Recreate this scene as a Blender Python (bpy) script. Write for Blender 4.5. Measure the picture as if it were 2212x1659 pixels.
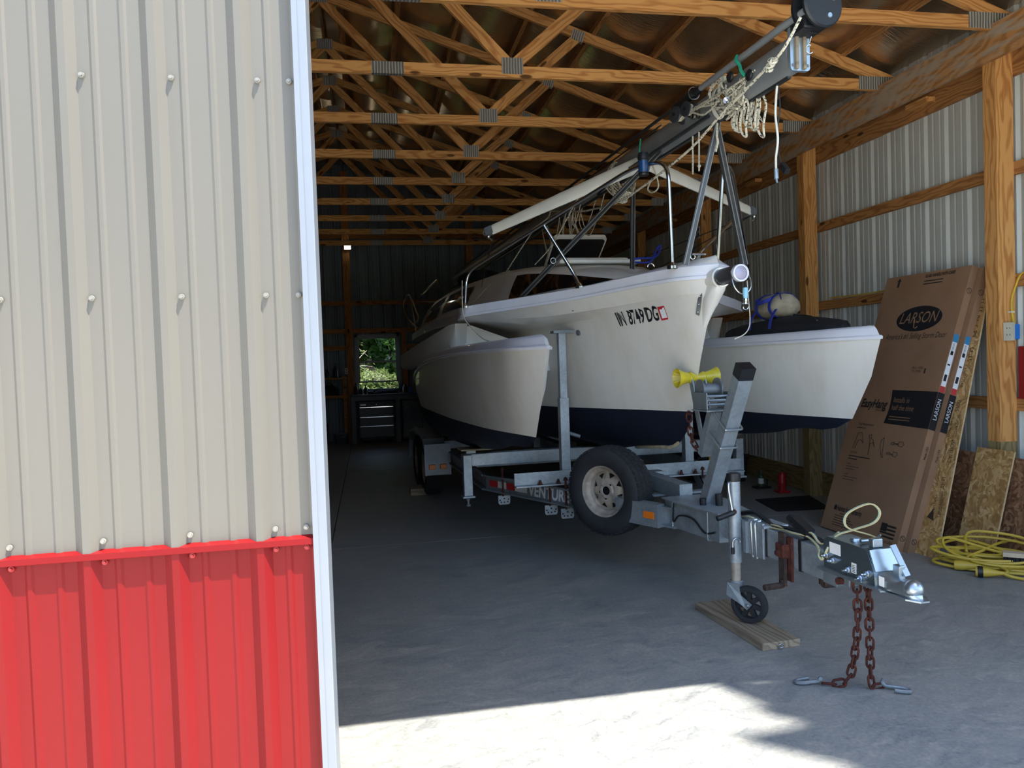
import bpy, bmesh, math, random
from mathutils import Vector, Matrix
from mathutils.bvhtree import BVHTree

# ------------------------------------------------------------------ camera, light, exposure
for o in list(bpy.data.objects): bpy.data.objects.remove(o, do_unlink=True)
S = bpy.context.scene
C = S.collection
EYE = 1.5
FPX, YAW, PITCH, ROLL = 1671.6, .1832, -.031, -.0339
_w = Vector((math.sin(YAW)*math.cos(PITCH), math.cos(YAW)*math.cos(PITCH), math.sin(PITCH)))
_r0 = Vector((math.cos(YAW), -math.sin(YAW), 0)); _u0 = _r0.cross(_w)
_r = _r0*math.cos(ROLL)+_u0*math.sin(ROLL); _u = -_r0*math.sin(ROLL)+_u0*math.cos(ROLL)
cd = bpy.data.cameras.new('camera'); cam = bpy.data.objects.new('camera', cd); C.objects.link(cam)
cd.sensor_width = 36; cd.lens = FPX/2212*36; cd.clip_start = .02; cd.clip_end = 300
cam.matrix_world = Matrix(((_r.x,_u.x,-_w.x,0),(_r.y,_u.y,-_w.y,0),(_r.z,_u.z,-_w.z,EYE),(0,0,0,1)))
S.camera = cam
SUN_DIR = Vector((-1.22, 1.0, -3.75)).normalized()          # travel direction of the sunlight
wd = bpy.data.worlds.new('sky'); S.world = wd; wd.use_nodes = True
wn = wd.node_tree.nodes; wl = wd.node_tree.links
sky = wn.new('ShaderNodeTexSky'); sky.sky_type = 'NISHITA'; sky.sun_disc = False
sky.sun_elevation = math.asin(-SUN_DIR.z); sky.sun_rotation = math.atan2(-SUN_DIR.x, -SUN_DIR.y)
sky.air_density = 1.0; sky.dust_density = 1.0; sky.ozone_density = 1.0
wl.new(sky.outputs[0], wn["Background"].inputs[0]); wn["Background"].inputs[1].default_value = .42
sd = bpy.data.lights.new('sun', 'SUN'); sun = bpy.data.objects.new('sun', sd); C.objects.link(sun)
sd.energy = 9.4; sd.angle = math.radians(.53); sd.color = (1, .955, .88)
sun.rotation_euler = SUN_DIR.to_track_quat('-Z', 'Y').to_euler(); sun.location = (6, -4, 14)
S.view_settings.view_transform = 'Standard'; S.view_settings.look = 'None'
S.view_settings.exposure = 0.60; S.view_settings.gamma = 1; S.view_settings.use_curve_mapping = False

# ------------------------------------------------------------------ materials
def lin(h):
    if isinstance(h, str):
        h = h.lstrip('#'); h = [int(h[i:i+2], 16)/255 for i in (0, 2, 4)]
    return tuple((c/12.92 if c <= .04045 else ((c+.055)/1.055)**2.4) for c in h)
MATS = {}
class MN:
    def __init__(s, name):
        s.m = bpy.data.materials.new(name); s.m.use_nodes = True
        s.n = s.m.node_tree.nodes; s.l = s.m.node_tree.links; s.b = s.n['Principled BSDF']; MATS[name] = s.m
    def node(s, t, ins=None, **kw):
        x = s.n.new(t)
        for k, v in kw.items(): setattr(x, k, v)
        for k, v in (ins or {}).items():
            if isinstance(v, bpy.types.NodeSocket): s.l.new(v, x.inputs[k])
            else: x.inputs[k].default_value = v
        return x
    def coord(s, which='Object', scale=(1, 1, 1), rnd=0):
        tc = s.node('ShaderNodeTexCoord').outputs[which]
        if rnd:
            oi = s.node('ShaderNodeObjectInfo').outputs['Random']
            mul = s.node('ShaderNodeMath', {0: oi, 1: rnd}, operation='MULTIPLY').outputs[0]
            cb = s.node('ShaderNodeCombineXYZ', {0: mul, 1: mul, 2: mul}).outputs[0]
            tc = s.node('ShaderNodeVectorMath', {0: tc, 1: cb}, operation='ADD').outputs[0]
        return s.node('ShaderNodeMapping', {'Vector': tc, 'Scale': scale}).outputs[0]
    def noise(s, vec, scale=5, detail=4, rough=.55, dist=0):
        return s.node('ShaderNodeTexNoise', {'Vector': vec, 'Scale': scale, 'Detail': detail, 'Roughness': rough, 'Distortion': dist}).outputs[0]
    def ramp(s, fac, stops):
        r = s.node('ShaderNodeValToRGB', {0: fac}); e = r.color_ramp.elements
        while len(e) < len(stops): e.new(.5)
        for i, (p, c) in enumerate(stops):
            e[i].position = p; e[i].color = (*c, 1) if len(c) == 3 else c
        return r.outputs[0]
    def mix(s, fac, a, b, mode='MIX'):
        x = s.node('ShaderNodeMix', data_type='RGBA', blend_type=mode)
        for i, v in ((0, fac), (6, a), (7, b)):
            if isinstance(v, bpy.types.NodeSocket): s.l.new(v, x.inputs[i])
            else: x.inputs[i].default_value = v if i == 0 else (*v, 1)
        return x.outputs[2]
    def set(s, **kw):
        al = dict(color='Base Color', rough='Roughness', metal='Metallic', spec='Specular IOR Level', trans='Transmission Weight', coat='Coat Weight', ior='IOR', alpha='Alpha')
        for k, v in kw.items():
            i = s.b.inputs[al[k]]
            if isinstance(v, bpy.types.NodeSocket): s.l.new(v, i)
            else: i.default_value = (*v, 1) if k == 'color' else v
        return s
    def bump(s, h, strength=.2, dist=.01):
        s.l.new(s.node('ShaderNodeBump', {'Height': h, 'Strength': strength, 'Distance': dist}).outputs[0], s.b.inputs['Normal']); return s
def simple(name, col, rough=.5, metal=0, var=.12, scale=6, bump=0, bscale=None, coat=0, spec=.5):
    m = MN(name); c = lin(col)
    v = m.coord()
    n = m.noise(v, scale, 5)
    lo = tuple(x*(1-var) for x in c); hi = tuple(min(1, x*(1+var)) for x in c)
    m.set(color=m.ramp(n, [(.3, lo), (.7, hi)]), rough=rough, metal=metal, coat=coat, spec=spec)
    if bump: m.bump(m.noise(v, bscale or scale*4, 4), bump, .004)
    return m.m
def wood(name, a, b, knots=True, rough=.7, ring=9):
    m = MN(name); a, b = lin(a), lin(b)
    v = m.coord('Object', (.025, 1, 1), rnd=37)
    warp = m.noise(m.coord('Object', (.55, 2.5, 2.5), rnd=17), 1.6, 3)
    v2 = m.node('ShaderNodeVectorMath', {0: v, 1: m.node('ShaderNodeCombineXYZ', {1: m.node('ShaderNodeMath', {0: warp, 1: .30}, operation='MULTIPLY').outputs[0], 2: m.node('ShaderNodeMath', {0: warp, 1: .22}, operation='MULTIPLY').outputs[0]}).outputs[0]}, operation='ADD').outputs[0]
    g = m.node('ShaderNodeTexWave', {'Vector': v2, 'Scale': ring*1.5, 'Distortion': 1.0, 'Detail': 3, 'Detail Scale': .8, 'Detail Roughness': .55}, bands_direction='DIAGONAL').outputs[1]
    fine = m.noise(m.coord('Object', (2, 110, 110), rnd=11), 1, 3)
    f = m.node('ShaderNodeMath', {0: m.node('ShaderNodeMath', {0: g, 1: .62}, operation='MULTIPLY').outputs[0], 1: m.node('ShaderNodeMath', {0: fine, 1: .5}, operation='MULTIPLY').outputs[0]}, operation='ADD').outputs[0]
    col = m.ramp(f, [(.18, b), (.62, a)])
    if knots:
        k = m.node('ShaderNodeTexVoronoi', {'Vector': m.coord('Object', (2.2, 7, 7), rnd=23), 'Scale': 1.0, 'Randomness': 1}).outputs['Distance']
        km = m.ramp(k, [(.09, (1, 1, 1)), (.13, (0, 0, 0))])
        col = m.mix(km, col, tuple(x*.3 for x in b))
    rn = m.node('ShaderNodeObjectInfo').outputs['Random']
    tint = m.ramp(rn, [(0, (.84, .82, .80)), (1, (1.0, 1.0, 1.0))])
    m.set(color=m.mix(1.0, col, tint, 'MULTIPLY'), rough=rough, spec=.25).bump(f, .12, .002)
    return m.m
def emit(name, col, strength):
    m = MN(name); m.b.inputs['Emission Color'].default_value = (*lin(col), 1); m.b.inputs['Emission Strength'].default_value = strength
    m.set(color=lin(col)); return m.m

wood('pine', '#dfa562', '#b97a40')
wood('pine_dull', '#bd8750', '#94623a')
wood('treated', '#98855c', '#776645', knots=False)
wood('plank_grey', '#9a8b76', '#776955', knots=False, ring=6)
simple('beam_mud', '#a9a08f', .9, var=.2, scale=3)
def mudbeam():
    m = MN('header_wood')
    v = m.coord('Object', (1, 1, 1), rnd=19)
    g = m.node('ShaderNodeTexWave', {'Vector': m.coord('Object', (.5, 1, 1), rnd=9), 'Scale': 7, 'Distortion': 10, 'Detail': 2}, bands_direction='DIAGONAL').outputs[1]
    col = m.ramp(g, [(.1, lin('#a0703f')), (.8, lin('#bd8a55'))])
    mud = m.ramp(m.noise(m.coord('Object', (.35, 1, 2.2), rnd=5), 5.5, 6, .7), [(.44, (0, 0, 0)), (.56, (1, 1, 1))])
    m.set(color=m.mix(m.node('ShaderNodeMath', {0: m.node('ShaderNodeSeparateColor', {0: mud}).outputs[0], 1: .8}, operation='MULTIPLY').outputs[0], col, lin('#aaa08f')), rough=.85, spec=.2)
mudbeam()
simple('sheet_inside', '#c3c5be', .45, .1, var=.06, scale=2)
simple('sheet_far_shaded', '#6d7a80', .5, .1, var=.06, scale=2)  # darker inside sheet: the light falloff towards the rear is put into its colour
simple('sheet_grey', '#67635a', .45, 0, var=.03, scale=1.5)
simple('sheet_red', '#760b0e', .5, 0, var=.04, scale=2, spec=.25)
simple('trim_white', '#7c828a', .35, 0, var=.02)
simple('screw_grey', '#8b887f', .35, .2, var=.03)
simple('screw_red', '#a52226', .4, 0, var=.03)
simple('rubber', '#242629', .78, 0, var=.2, scale=14, bump=.3, bscale=120)
simple('black_plastic', '#16181b', .45, 0, var=.15)
simple('black_soft', '#0d0f13', .8, 0, var=.2, bump=.3, bscale=60)
def galv(name, col='#9aa3a8', rough=.5, metal=.55):
    m = MN(name); c = lin(col); v = m.coord()
    sp = m.node('ShaderNodeTexVoronoi', {'Vector': v, 'Scale': 55}).outputs['Color']
    n = m.noise(v, 7, 6, .65)
    base = m.ramp(n, [(.3, tuple(x*.7 for x in c)), (.7, tuple(min(1, x*1.18) for x in c))])
    g = m.node('ShaderNodeSeparateColor', {0: sp}).outputs[0]
    m.set(color=m.mix(.25, base, m.ramp(g, [(0, tuple(x*.7 for x in c)), (1, tuple(min(1, x*1.25) for x in c))])), rough=rough, metal=metal)
galv('galvanised')
galv('galv_dark', '#7b8388', .55, .5)
simple('zinc', '#aab4b9', .32, .9, var=.08)
simple('chrome', '#d8dadc', .12, 1, var=.03)
simple('alu_plate', '#9fb0ba', .4, .7, var=.15, scale=12)
def rusty(name, a='#4f2a20', b='#7c3d25', c='#2e1b18'):
    m = MN(name); v = m.coord(); n = m.noise(v, 30, 6, .7)
    m.set(color=m.ramp(n, [(.3, lin(c)), (.5, lin(a)), (.72, lin(b))]), rough=.9, spec=.2).bump(n, .3, .003)
rusty('rust', '#4b2a23', '#6c3828', '#2b1917'); rusty('dark_iron', '#3b3330', '#553d31', '#25211f')
def plate():
    m = MN('gusset'); v = m.coord()
    w = m.node('ShaderNodeTexWave', {'Vector': v, 'Scale': 14, 'Distortion': 1.5}, bands_direction='X').outputs[1]
    m.set(color=m.ramp(w, [(.2, lin('#85827c')), (.8, lin('#bdbcb6'))]), rough=.45, metal=.6).bump(w, .8, .004)
plate()
def foil():
    m = MN('foil'); v = m.coord()
    n = m.noise(v, 1.2, 4, .5); n2 = m.noise(m.coord('Object', (2, 9, 2)), 4, 3)
    m.set(color=m.ramp(n, [(.3, lin('#b8a285')), (.7, lin('#e0d0b6'))]), rough=.27, metal=.9)
    m.bump(n2, .25, .02)
foil()
def concrete():
    m = MN('concrete'); v = m.coord()
    big = m.noise(v, .55, 6, .6, .6)
    v2 = m.node('ShaderNodeVectorMath', {0: v, 1: m.node('ShaderNodeCombineXYZ', {0: big, 1: big}).outputs[0]}, operation='ADD').outputs[0]
    sw = m.noise(m.node('ShaderNodeMapping', {'Vector': v2, 'Scale': (2.2, 5, 1), 'Rotation': (0, 0, .3)}).outputs[0], 2.2, 9, .72, 1.4)
    sp = m.noise(v, 60, 4, .7)
    c = m.ramp(sw, [(.30, lin('#4d5459')), (.44, lin('#7a7c78')), (.56, lin('#8f8d84')), (.70, lin('#aba79b'))])
    c = m.mix(.35, c, m.ramp(big, [(.35, lin('#656d72')), (.65, lin('#989385'))]))
    c = m.mix(.12, c, m.ramp(sp, [(.3, (0.1, .1, .1)), (.7, (.8, .8, .8))]))
    m.set(color=c, rough=m.ramp(sw, [(.3, (.34,)*3), (.7, (.6,)*3)]), spec=.45).bump(sp, .12, .003)
concrete()
simple('joint_dark', '#3a3a3a', .9)
simple('gravel', '#dad6cc', .95, var=.08, scale=25, bump=.5)
simple('grass_ground', '#48602a', .95, var=.4, scale=9, bump=.5)
def leafmat(name, a, b):
    m = MN(name); rn = m.noise(m.coord('Object'), 1.4, 3)
    m.set(color=m.ramp(rn, [(.3, lin(a)), (.7, lin(b))]), rough=.5, spec=.35)
    t = m.node('ShaderNodeBsdfTranslucent', {'Color': (*lin(b), 1)}); mx = m.node('ShaderNodeMixShader', {0: .35})
    m.l.new(m.b.outputs[0], mx.inputs[1]); m.l.new(t.outputs[0], mx.inputs[2])
    m.l.new(mx.outputs[0], m.n['Material Output'].inputs[0])
leafmat('leaf_green', '#1b3a16', '#48662a'); leafmat('leaf_pale', '#43592a', '#7d8c50')
simple('bark', '#6b5b4a', .95, var=.3, scale=12, bump=.6)
simple('bark_pale', '#b8ab98', .95, var=.2, scale=12, bump=.4)
def glass(name, tint=(1, 1, 1), rough=0.0):
    m = MN(name); m.set(color=tint, rough=rough, trans=1.0, ior=1.45); return m.m
glass('glass')

# ------------------------------------------------------------------ geometry helpers
OFF = {}
def link(o, parent=None):
    C.objects.link(o)
    if parent is not None: o.parent = parent
    return o
def tag(o, label=None, cat=None, group=None, kind=None):
    if label: o['label'] = label
    if cat: o['category'] = cat
    if group: o['group'] = group
    if kind: o['kind'] = kind
    return o
def empty(name, loc=(0, 0, 0), label=None, cat=None, group=None, rz=0, kind=None):
    o = bpy.data.objects.new(name, None); link(o); o.location = loc; o.rotation_euler = (0, 0, rz)
    o.empty_display_size = .1
    if rz == 0: OFF[o] = Vector(loc)
    return tag(o, label, cat, group, kind)
class MB:
    def __init__(s): s.v = []; s.f = []; s.mi = []; s.cur = 0
    def add(s, vs, fs):
        b = len(s.v); s.v += [tuple(p) for p in vs]; s.f += [tuple(b+i for i in f) for f in fs]; s.mi += [s.cur]*len(fs); return s
    def box(s, a, b, bevel=0):
        (x0, y0, z0), (x1, y1, z1) = [min(p, q) for p, q in zip(a, b)], [max(p, q) for p, q in zip(a, b)]
        if not bevel:
            vs = [(x0,y0,z0),(x1,y0,z0),(x1,y1,z0),(x0,y1,z0),(x0,y0,z1),(x1,y0,z1),(x1,y1,z1),(x0,y1,z1)]
            return s.add(vs, [(3,2,1,0),(4,5,6,7),(0,1,5,4),(1,2,6,5),(2,3,7,6),(3,0,4,7)])
        bm = bmesh.new(); bmesh.ops.create_cube(bm, size=1)
        for v in bm.verts: v.co = Vector(((x0+x1)/2+v.co.x*(x1-x0), (y0+y1)/2+v.co.y*(y1-y0), (z0+z1)/2+v.co.z*(z1-z0)))
        bmesh.ops.bevel(bm, geom=bm.edges[:], offset=bevel, segments=2, affect='EDGES', profile=.5)
        bm.verts.index_update(); s.add([v.co for v in bm.verts], [[v.index for v in f.verts] for f in bm.faces]); bm.free(); return s
    def obox(s, c, ax, half):
        c = Vector(c); ax = [Vector(a).normalized() for a in ax]
        vs = []
        for dz in (-1, 1):
            for dx, dy in ((-1,-1),(1,-1),(1,1),(-1,1)):
                vs.append(c+ax[0]*half[0]*dx+ax[1]*half[1]*dy+ax[2]*half[2]*dz)
        return s.add(vs, [(3,2,1,0),(4,5,6,7),(0,1,5,4),(1,2,6,5),(2,3,7,6),(3,0,4,7)])
    def bar(s, p, q, w, h, up=(0, 0, 1)):
        p, q = Vector(p), Vector(q); d = (q-p); L = d.length; d.normalize(); up = Vector(up)
        side = d.cross(up)
        if side.length < 1e-4: side = d.cross(Vector((1, 0, 0)))
        side.normalize(); u2 = side.cross(d).normalized()
        return s.obox((p+q)/2, (d, side, u2), (L/2, w/2, h/2))
    def tube(s, pts, r, n=8, closed=False, cap=True):
        pts = [Vector(p) for p in pts]; N = len(pts); rs = r if isinstance(r, (list, tuple)) else [r]*N
        tang = []
        for i in range(N):
            if closed: t = pts[(i+1) % N]-pts[i-1]
            else: t = pts[min(i+1, N-1)]-pts[max(i-1, 0)]
            tang.append(t.normalized() if t.length > 1e-9 else Vector((0, 0, 1)))
        a = Vector((0, 0, 1)) if abs(tang[0].z) < .9 else Vector((1, 0, 0))
        nr = (a-tang[0]*a.dot(tang[0])).normalized(); vs = []
        for i in range(N):
            nr = nr-tang[i]*nr.dot(tang[i])
            nr = nr.normalized() if nr.length > 1e-6 else tang[i].orthogonal().normalized()
            bn = tang[i].cross(nr)
            for k in range(n):
                t = 2*math.pi*k/n; vs.append(pts[i]+(nr*math.cos(t)+bn*math.sin(t))*rs[i])
        fs = []
        for i in range(N if closed else N-1):
            j = (i+1) % N
            for k in range(n): fs.append((i*n+k, i*n+(k+1) % n, j*n+(k+1) % n, j*n+k))
        if cap and not closed: fs += [tuple(range(n-1, -1, -1)), tuple((N-1)*n+k for k in range(n))]
        return s.add(vs, fs)
    def cyl(s, p, q, r, n=16, r2=None): return s.tube([p, q], [r, r if r2 is None else r2], n)
    def lathe(s, prof, c, axis=(0, 0, 1), n=24, closed=False):
        ax = Vector(axis).normalized(); a = ax.orthogonal().normalized(); b = ax.cross(a); c = Vector(c); vs = []; m = len(prof)
        for k in range(n):
            t = 2*math.pi*k/n; d = a*math.cos(t)+b*math.sin(t)
            for (r, h) in prof: vs.append(c+d*r+ax*h)
        fs = []
        for k in range(n):
            k2 = (k+1) % n
            for i in range(m if closed else m-1):
                j = (i+1) % m; fs.append((k*m+i, k2*m+i, k2*m+j, k*m+j))
        return s.add(vs, fs)
    def loft(s, secs, closed=False, caps=True):
        n = len(secs[0]); vs = [p for sec in secs for p in sec]; fs = []
        for i in range(len(secs)-1):
            for k in range(n if closed else n-1):
                k2 = (k+1) % n; fs.append((i*n+k, i*n+k2, (i+1)*n+k2, (i+1)*n+k))
        if caps and closed: fs += [tuple(range(n-1, -1, -1)), tuple((len(secs)-1)*n+k for k in range(n))]
        return s.add(vs, fs)
    def prism(s, poly, o, ex, ey, ez, depth):
        o, ex, ey, ez = Vector(o), Vector(ex), Vector(ey), Vector(ez); n = len(poly)
        vs = [o+ex*x+ey*y for x, y in poly]+[o+ex*x+ey*y+ez*depth for x, y in poly]
        fs = [tuple(range(n-1, -1, -1)), tuple(range(n, 2*n))]+[(i, (i+1) % n, n+(i+1) % n, n+i) for i in range(n)]
        return s.add(vs, fs)
    def sphere(s, c, r, n=12, m=8, sc=(1, 1, 1)):
        c = Vector(c); vs = [c+Vector((0, 0, r*sc[2]))]
        for i in range(1, m):
            t = math.pi*i/m
            for k in range(n):
                p = 2*math.pi*k/n; vs.append(c+Vector((math.sin(t)*math.cos(p)*r*sc[0], math.sin(t)*math.sin(p)*r*sc[1], math.cos(t)*r*sc[2])))
        vs.append(c-Vector((0, 0, r*sc[2]))); L = len(vs)-1; fs = [(0, 1+k, 1+(k+1) % n) for k in range(n)]
        for i in range(m-2):
            for k in range(n): fs.append((1+i*n+k, 1+(i+1)*n+k, 1+(i+1)*n+(k+1) % n, 1+i*n+(k+1) % n))
        fs += [(L, 1+(m-2)*n+(k+1) % n, 1+(m-2)*n+k) for k in range(n)]
        return s.add(vs, fs)
    def build(s, name, mat, parent=None, smooth=False, fix=True, label=None, cat=None, group=None, kind=None, off=None):
        me = bpy.data.meshes.new(name)
        o0 = off if off is not None else OFF.get(parent)
        if o0 is None: vs = s.v
        else: vs = [(x-o0[0], y-o0[1], z-o0[2]) for x, y, z in s.v]
        me.from_pydata(vs, [], s.f)
        mats = mat if isinstance(mat, (list, tuple)) else [mat]
        for m in mats: me.materials.append(MATS[m])
        if len(mats) > 1: me.polygons.foreach_set('material_index', s.mi)
        if fix:
            bm = bmesh.new(); bm.from_mesh(me); bmesh.ops.recalc_face_normals(bm, faces=bm.faces); bm.to_mesh(me); bm.free()
        me.update()
        if smooth:
            me.shade_smooth()
            try: me.set_sharp_from_angle(angle=math.radians(38 if smooth is True else smooth))
            except Exception: pass
        o = bpy.data.objects.new(name, me); link(o, parent)
        if o0 is not None:
            OFF[o] = Vector(o0)
        if off is not None and parent is None: o.location = off
        return tag(o, label, cat, group, kind)
def member(name, p, q, w, h, mat, parent, up=(0, 0, 1)):
    """a straight piece of timber or plate with its own local frame (x along the length)"""
    off = OFF.get(parent, Vector((0, 0, 0)))
    p, q = Vector(p)-off, Vector(q)-off; d = q-p; L = d.length; d.normalize(); up = Vector(up)
    side = up.cross(d).normalized(); u2 = d.cross(side).normalized()
    mb = MB(); mb.box((-L/2, -w/2, -h/2), (L/2, w/2, h/2), bevel=0)
    o = mb.build(name, mat, parent, off=(0, 0, 0)); o.parent = parent
    OFF.pop(o, None)
    M = Matrix((d, side, u2)).transposed().to_4x4(); M.translation = (p+q)/2
    o.matrix_local = M
    return o
def copyobj(o, loc, parent=None, rot=None, label=None):
    c = o.copy(); C.objects.link(c); c.parent = parent; c.location = loc
    if rot is not None: c.rotation_euler = rot
    if label: c['label'] = label
    return c
def arc(c, a, b, r, t0, t1, n=10):
    c, a, b = Vector(c), Vector(a), Vector(b)
    return [c+a*r*math.cos(t0+(t1-t0)*i/n)+b*r*math.sin(t0+(t1-t0)*i/n) for i in range(n+1)]
def smoothpath(pts, n=8):
    """Catmull-Rom through points"""
    P = [Vector(p) for p in pts]; out = []
    for i in range(len(P)-1):
        p0 = P[max(i-1, 0)]; p1 = P[i]; p2 = P[i+1]; p3 = P[min(i+2, len(P)-1)]
        for k in range(n):
            t = k/n
            out.append(.5*((2*p1)+(p2-p0)*t+(2*p0-5*p1+4*p2-p3)*t*t+(3*p1-p0-3*p2+p3)*t**3))
    out.append(P[-1]); return out
def fillet(pts, r, n=6):
    """polyline with rounded corners"""
    P = [Vector(p) for p in pts]; out = [P[0]]
    for i in range(1, len(P)-1):
        a, b, c = P[i-1], P[i], P[i+1]
        d1 = (a-b); d2 = (c-b); rr = min(r, d1.length*.49, d2.length*.49)
        s, e = b+d1.normalized()*rr, b+d2.normalized()*rr
        for k in range(n+1):
            t = k/n; out.append(s*(1-t)**2+b*2*t*(1-t)+e*t*t)
    out.append(P[-1]); return out
def textmesh(txt, size=1, shear=0, offset=0, spacing=1, extrude=0, align='LEFT'):
    """letter outlines as a flat mesh: (verts 2-D, faces)"""
    cu = bpy.data.curves.new('lettering', 'FONT'); cu.body = txt; cu.size = size; cu.shear = shear; cu.offset = offset
    cu.space_character = spacing; cu.align_x = align; cu.resolution_u = 3; cu.fill_mode = 'BOTH'
    ob = bpy.data.objects.new('lettering', cu); C.objects.link(ob)
    dg = bpy.context.evaluated_depsgraph_get(); me = ob.evaluated_get(dg).to_mesh()
    vs = [(v.co.x, v.co.y) for v in me.vertices]; fs = [tuple(p.vertices) for p in me.polygons]
    ob.evaluated_get(dg).to_mesh_clear(); bpy.data.objects.remove(ob); bpy.data.curves.remove(cu)
    return vs, fs
def put_text(mb, txt, o, ex, ey, size, sx=1, **kw):
    """lay flat lettering on a plane given by origin and the two axes"""
    vs, fs = textmesh(txt, size, **kw); o, ex, ey = Vector(o), Vector(ex), Vector(ey)
    mb.add([o+ex*x*sx+ey*y for x, y in vs], fs); return mb
# ------------------------------------------------------------------ the building
XR, XL, XC = 4.578, -5.294, -.358           # sheet planes of the side walls, ridge line
YF, YB = 2.31, 15.75                        # front and back sheet planes
SP = 1.2192
RIB = .2286
def rib_profile(s0, s1, first, depth, minor=.004):
    """(s, d) outline of ribbed steel between s0 and s1; 'first' is the centre of one major rib"""
    pts = []
    k = math.floor((s0-first)/RIB)-1
    while first+k*RIB < s1+RIB:
        c = first+k*RIB
        pts += [(c-.032, 0), (c-.0095, depth), (c+.0095, depth), (c+.032, 0)]
        for t in (1/3, 2/3):
            m = c+RIB*t; pts += [(m-.012, 0), (m-.005, minor), (m+.005, minor), (m+.012, 0)]
        k += 1
    pts = [p for p in pts if s0 < p[0] < s1]
    return [(s0, 0)]+pts+[(s1, 0)]
def ribsheet(name, s0, s1, z0, z1, place, first, depth, mat, parent, top=None):
    pr = rib_profile(s0, s1, first, depth); mb = MB(); vs = []
    for s, d in pr:
        zt = top(s) if top else z1
        vs += [place(s, d, z0), place(s, d, zt)]
    fs = [(2*i, 2*i+2, 2*i+3, 2*i+1) for i in range(len(pr)-1)]
    mb.add(vs, fs); return mb.build(name, mat, parent, fix=False)
# floor: slab bays with real joints
fl = empty('floor', (0, 0, 0), kind='structure')
mb = MB(); mb.box((XL, 2.2, -.25), (XR, YB+.05, -.03)); mb.build('joint_bed', 'joint_dark', fl)
mb = MB()
for (xa, xb) in ((XL, XC), (XC, XR)):
    for (ya, yb) in ((2.2, 6.47), (6.47, 11.1), (11.1, YB+.05)):
        mb = MB(); mb.box((xa+.004, ya+.004, -.2), (xb-.004, yb-.004, 0)); mb.build('slab', 'concrete', fl)
gr = MB(); gr.box((-14, -16, -.3), (16, 2.195, -.004)); gr.build('driveway', 'gravel', None, kind='structure', label='pale gravel yard in front of the barn')
ap = MB(); ap.box((-1.2, -.6, -.2), (5.2, 2.195, -.001)); ap.build('apron_slab', 'gravel', None, kind='structure', label='concrete apron in front of the door')
gr = MB(); gr.box((-40, 15.85, -.3), (40, 60, -.05)); gr.build('lawn', 'grass_ground', None, kind='structure', label='lawn behind the barn')
gr = MB()
for a, b in (((-40, -40, -.3), (-14.01, 15.84, -.06)), ((16.01, -40, -.3), (40, 15.84, -.06)), ((-14, -40, -.3), (16, -16.01, -.06)), ((-14, 2.2, -.3), (XL-.05, 15.84, -.06)), ((XR+.05, 2.2, -.3), (16, 15.84, -.06))): gr.box(a, b)
gr.build('meadow', 'grass_ground', None, kind='structure', label='grass around the barn')

# ---- front wall (outside face towards the camera)
wf = empty('wall_front', (0, 0, 0), kind='structure')
pl = lambda s, d, z: (s, YF-d, z)
R0 = -.29-.032
JX = -.134                                   # visible edge of the left door trim
LINT = 3.64  # lintel out of view; opening made tall and wide to admit more daylight
def gable(x): return 3.912+(4.936-abs(x-XC))/3
ribsheet('upper_sheet', XL, JX-.01, 1.0, 3.9, pl, R0, .019, 'sheet_grey', wf)
ribsheet('wainscot_sheet', XL, JX-.01, -.02, .995, pl, R0, .019, 'sheet_red', wf)
ribsheet('upper_sheet', 4.44, XR, 1.0, 3.9, pl, R0, .019, 'sheet_grey', wf)
ribsheet('wainscot_sheet', 4.44, XR, -.02, .995, pl, R0, .019, 'sheet_red', wf)
ribsheet('gable_sheet', XL, XR, LINT, 4, pl, R0, .019, 'sheet_grey', wf, top=gable)
mb = MB(); mb.box((XL, YF+.002, -.02), (JX-.008, YF+.006, 3.9)); mb.box((4.42, YF+.002, -.02), (XR, YF+.006, 3.9))
mb.build('sheet_back', 'sheet_inside', wf)
mb = MB(); n = 12; vs = []
for i in range(n+1):
    x = XL+(XR-XL)*i/n; vs += [(x, YF+.004, LINT), (x, YF+.004, gable(x))]
mb.add(vs, [(2*i, 2*i+2, 2*i+3, 2*i+1) for i in range(n)]); mb.build('gable_back', 'sheet_inside', wf, fix=False)
for (xa, xb) in ((XL, JX-.04), (4.45, XR)):
    mb = MB(); pr = [(YF+.001, 1.014), (YF-.022, 1.006), (YF-.024, .990), (YF-.022, .988), (YF-.019, 1.0), (YF+.001, 1.006)]
    mb.loft([[(x, y, z) for y, z in pr] for x in (xa, xb)], closed=True); mb.build('drip_trim', 'sheet_red', wf)
# white door trim on both jambs and the lintel
for x0, sgn in ((JX, 1), (4.40, -1)):
    mb = MB(); a, b = (x0-.037, x0) if sgn > 0 else (x0, x0+.037)
    mb.box((a, YF-.026, -.02), (b, YF+.16, LINT+.06), bevel=.003)
    mb.box((a-.003 if sgn > 0 else b-.012, YF-.029, -.02), (a+.012 if sgn > 0 else b+.003, YF-.02, LINT+.06))
    mb.build('door_trim', 'trim_white', wf)
mb = MB(); mb.box((JX-.037, YF-.026, LINT), (4.437, YF+.16, LINT+.06)); mb.build('lintel_trim', 'trim_white', wf)
def screw_mesh(mat):
    mb = MB(); mb.lathe([(0, .004), (.0075, .004), (.008, 0), (.0085, -.001)], (0, 0, 0), (0, -1, 0), 12)
    mb.lathe([(0, .009), (.0045, .009), (.005, .0035)], (0, 0, 0), (0, -1, 0), 6)
    mb.cyl((0, 0, 0), (0, .012, 0), .003, 6)
    return mb
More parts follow.
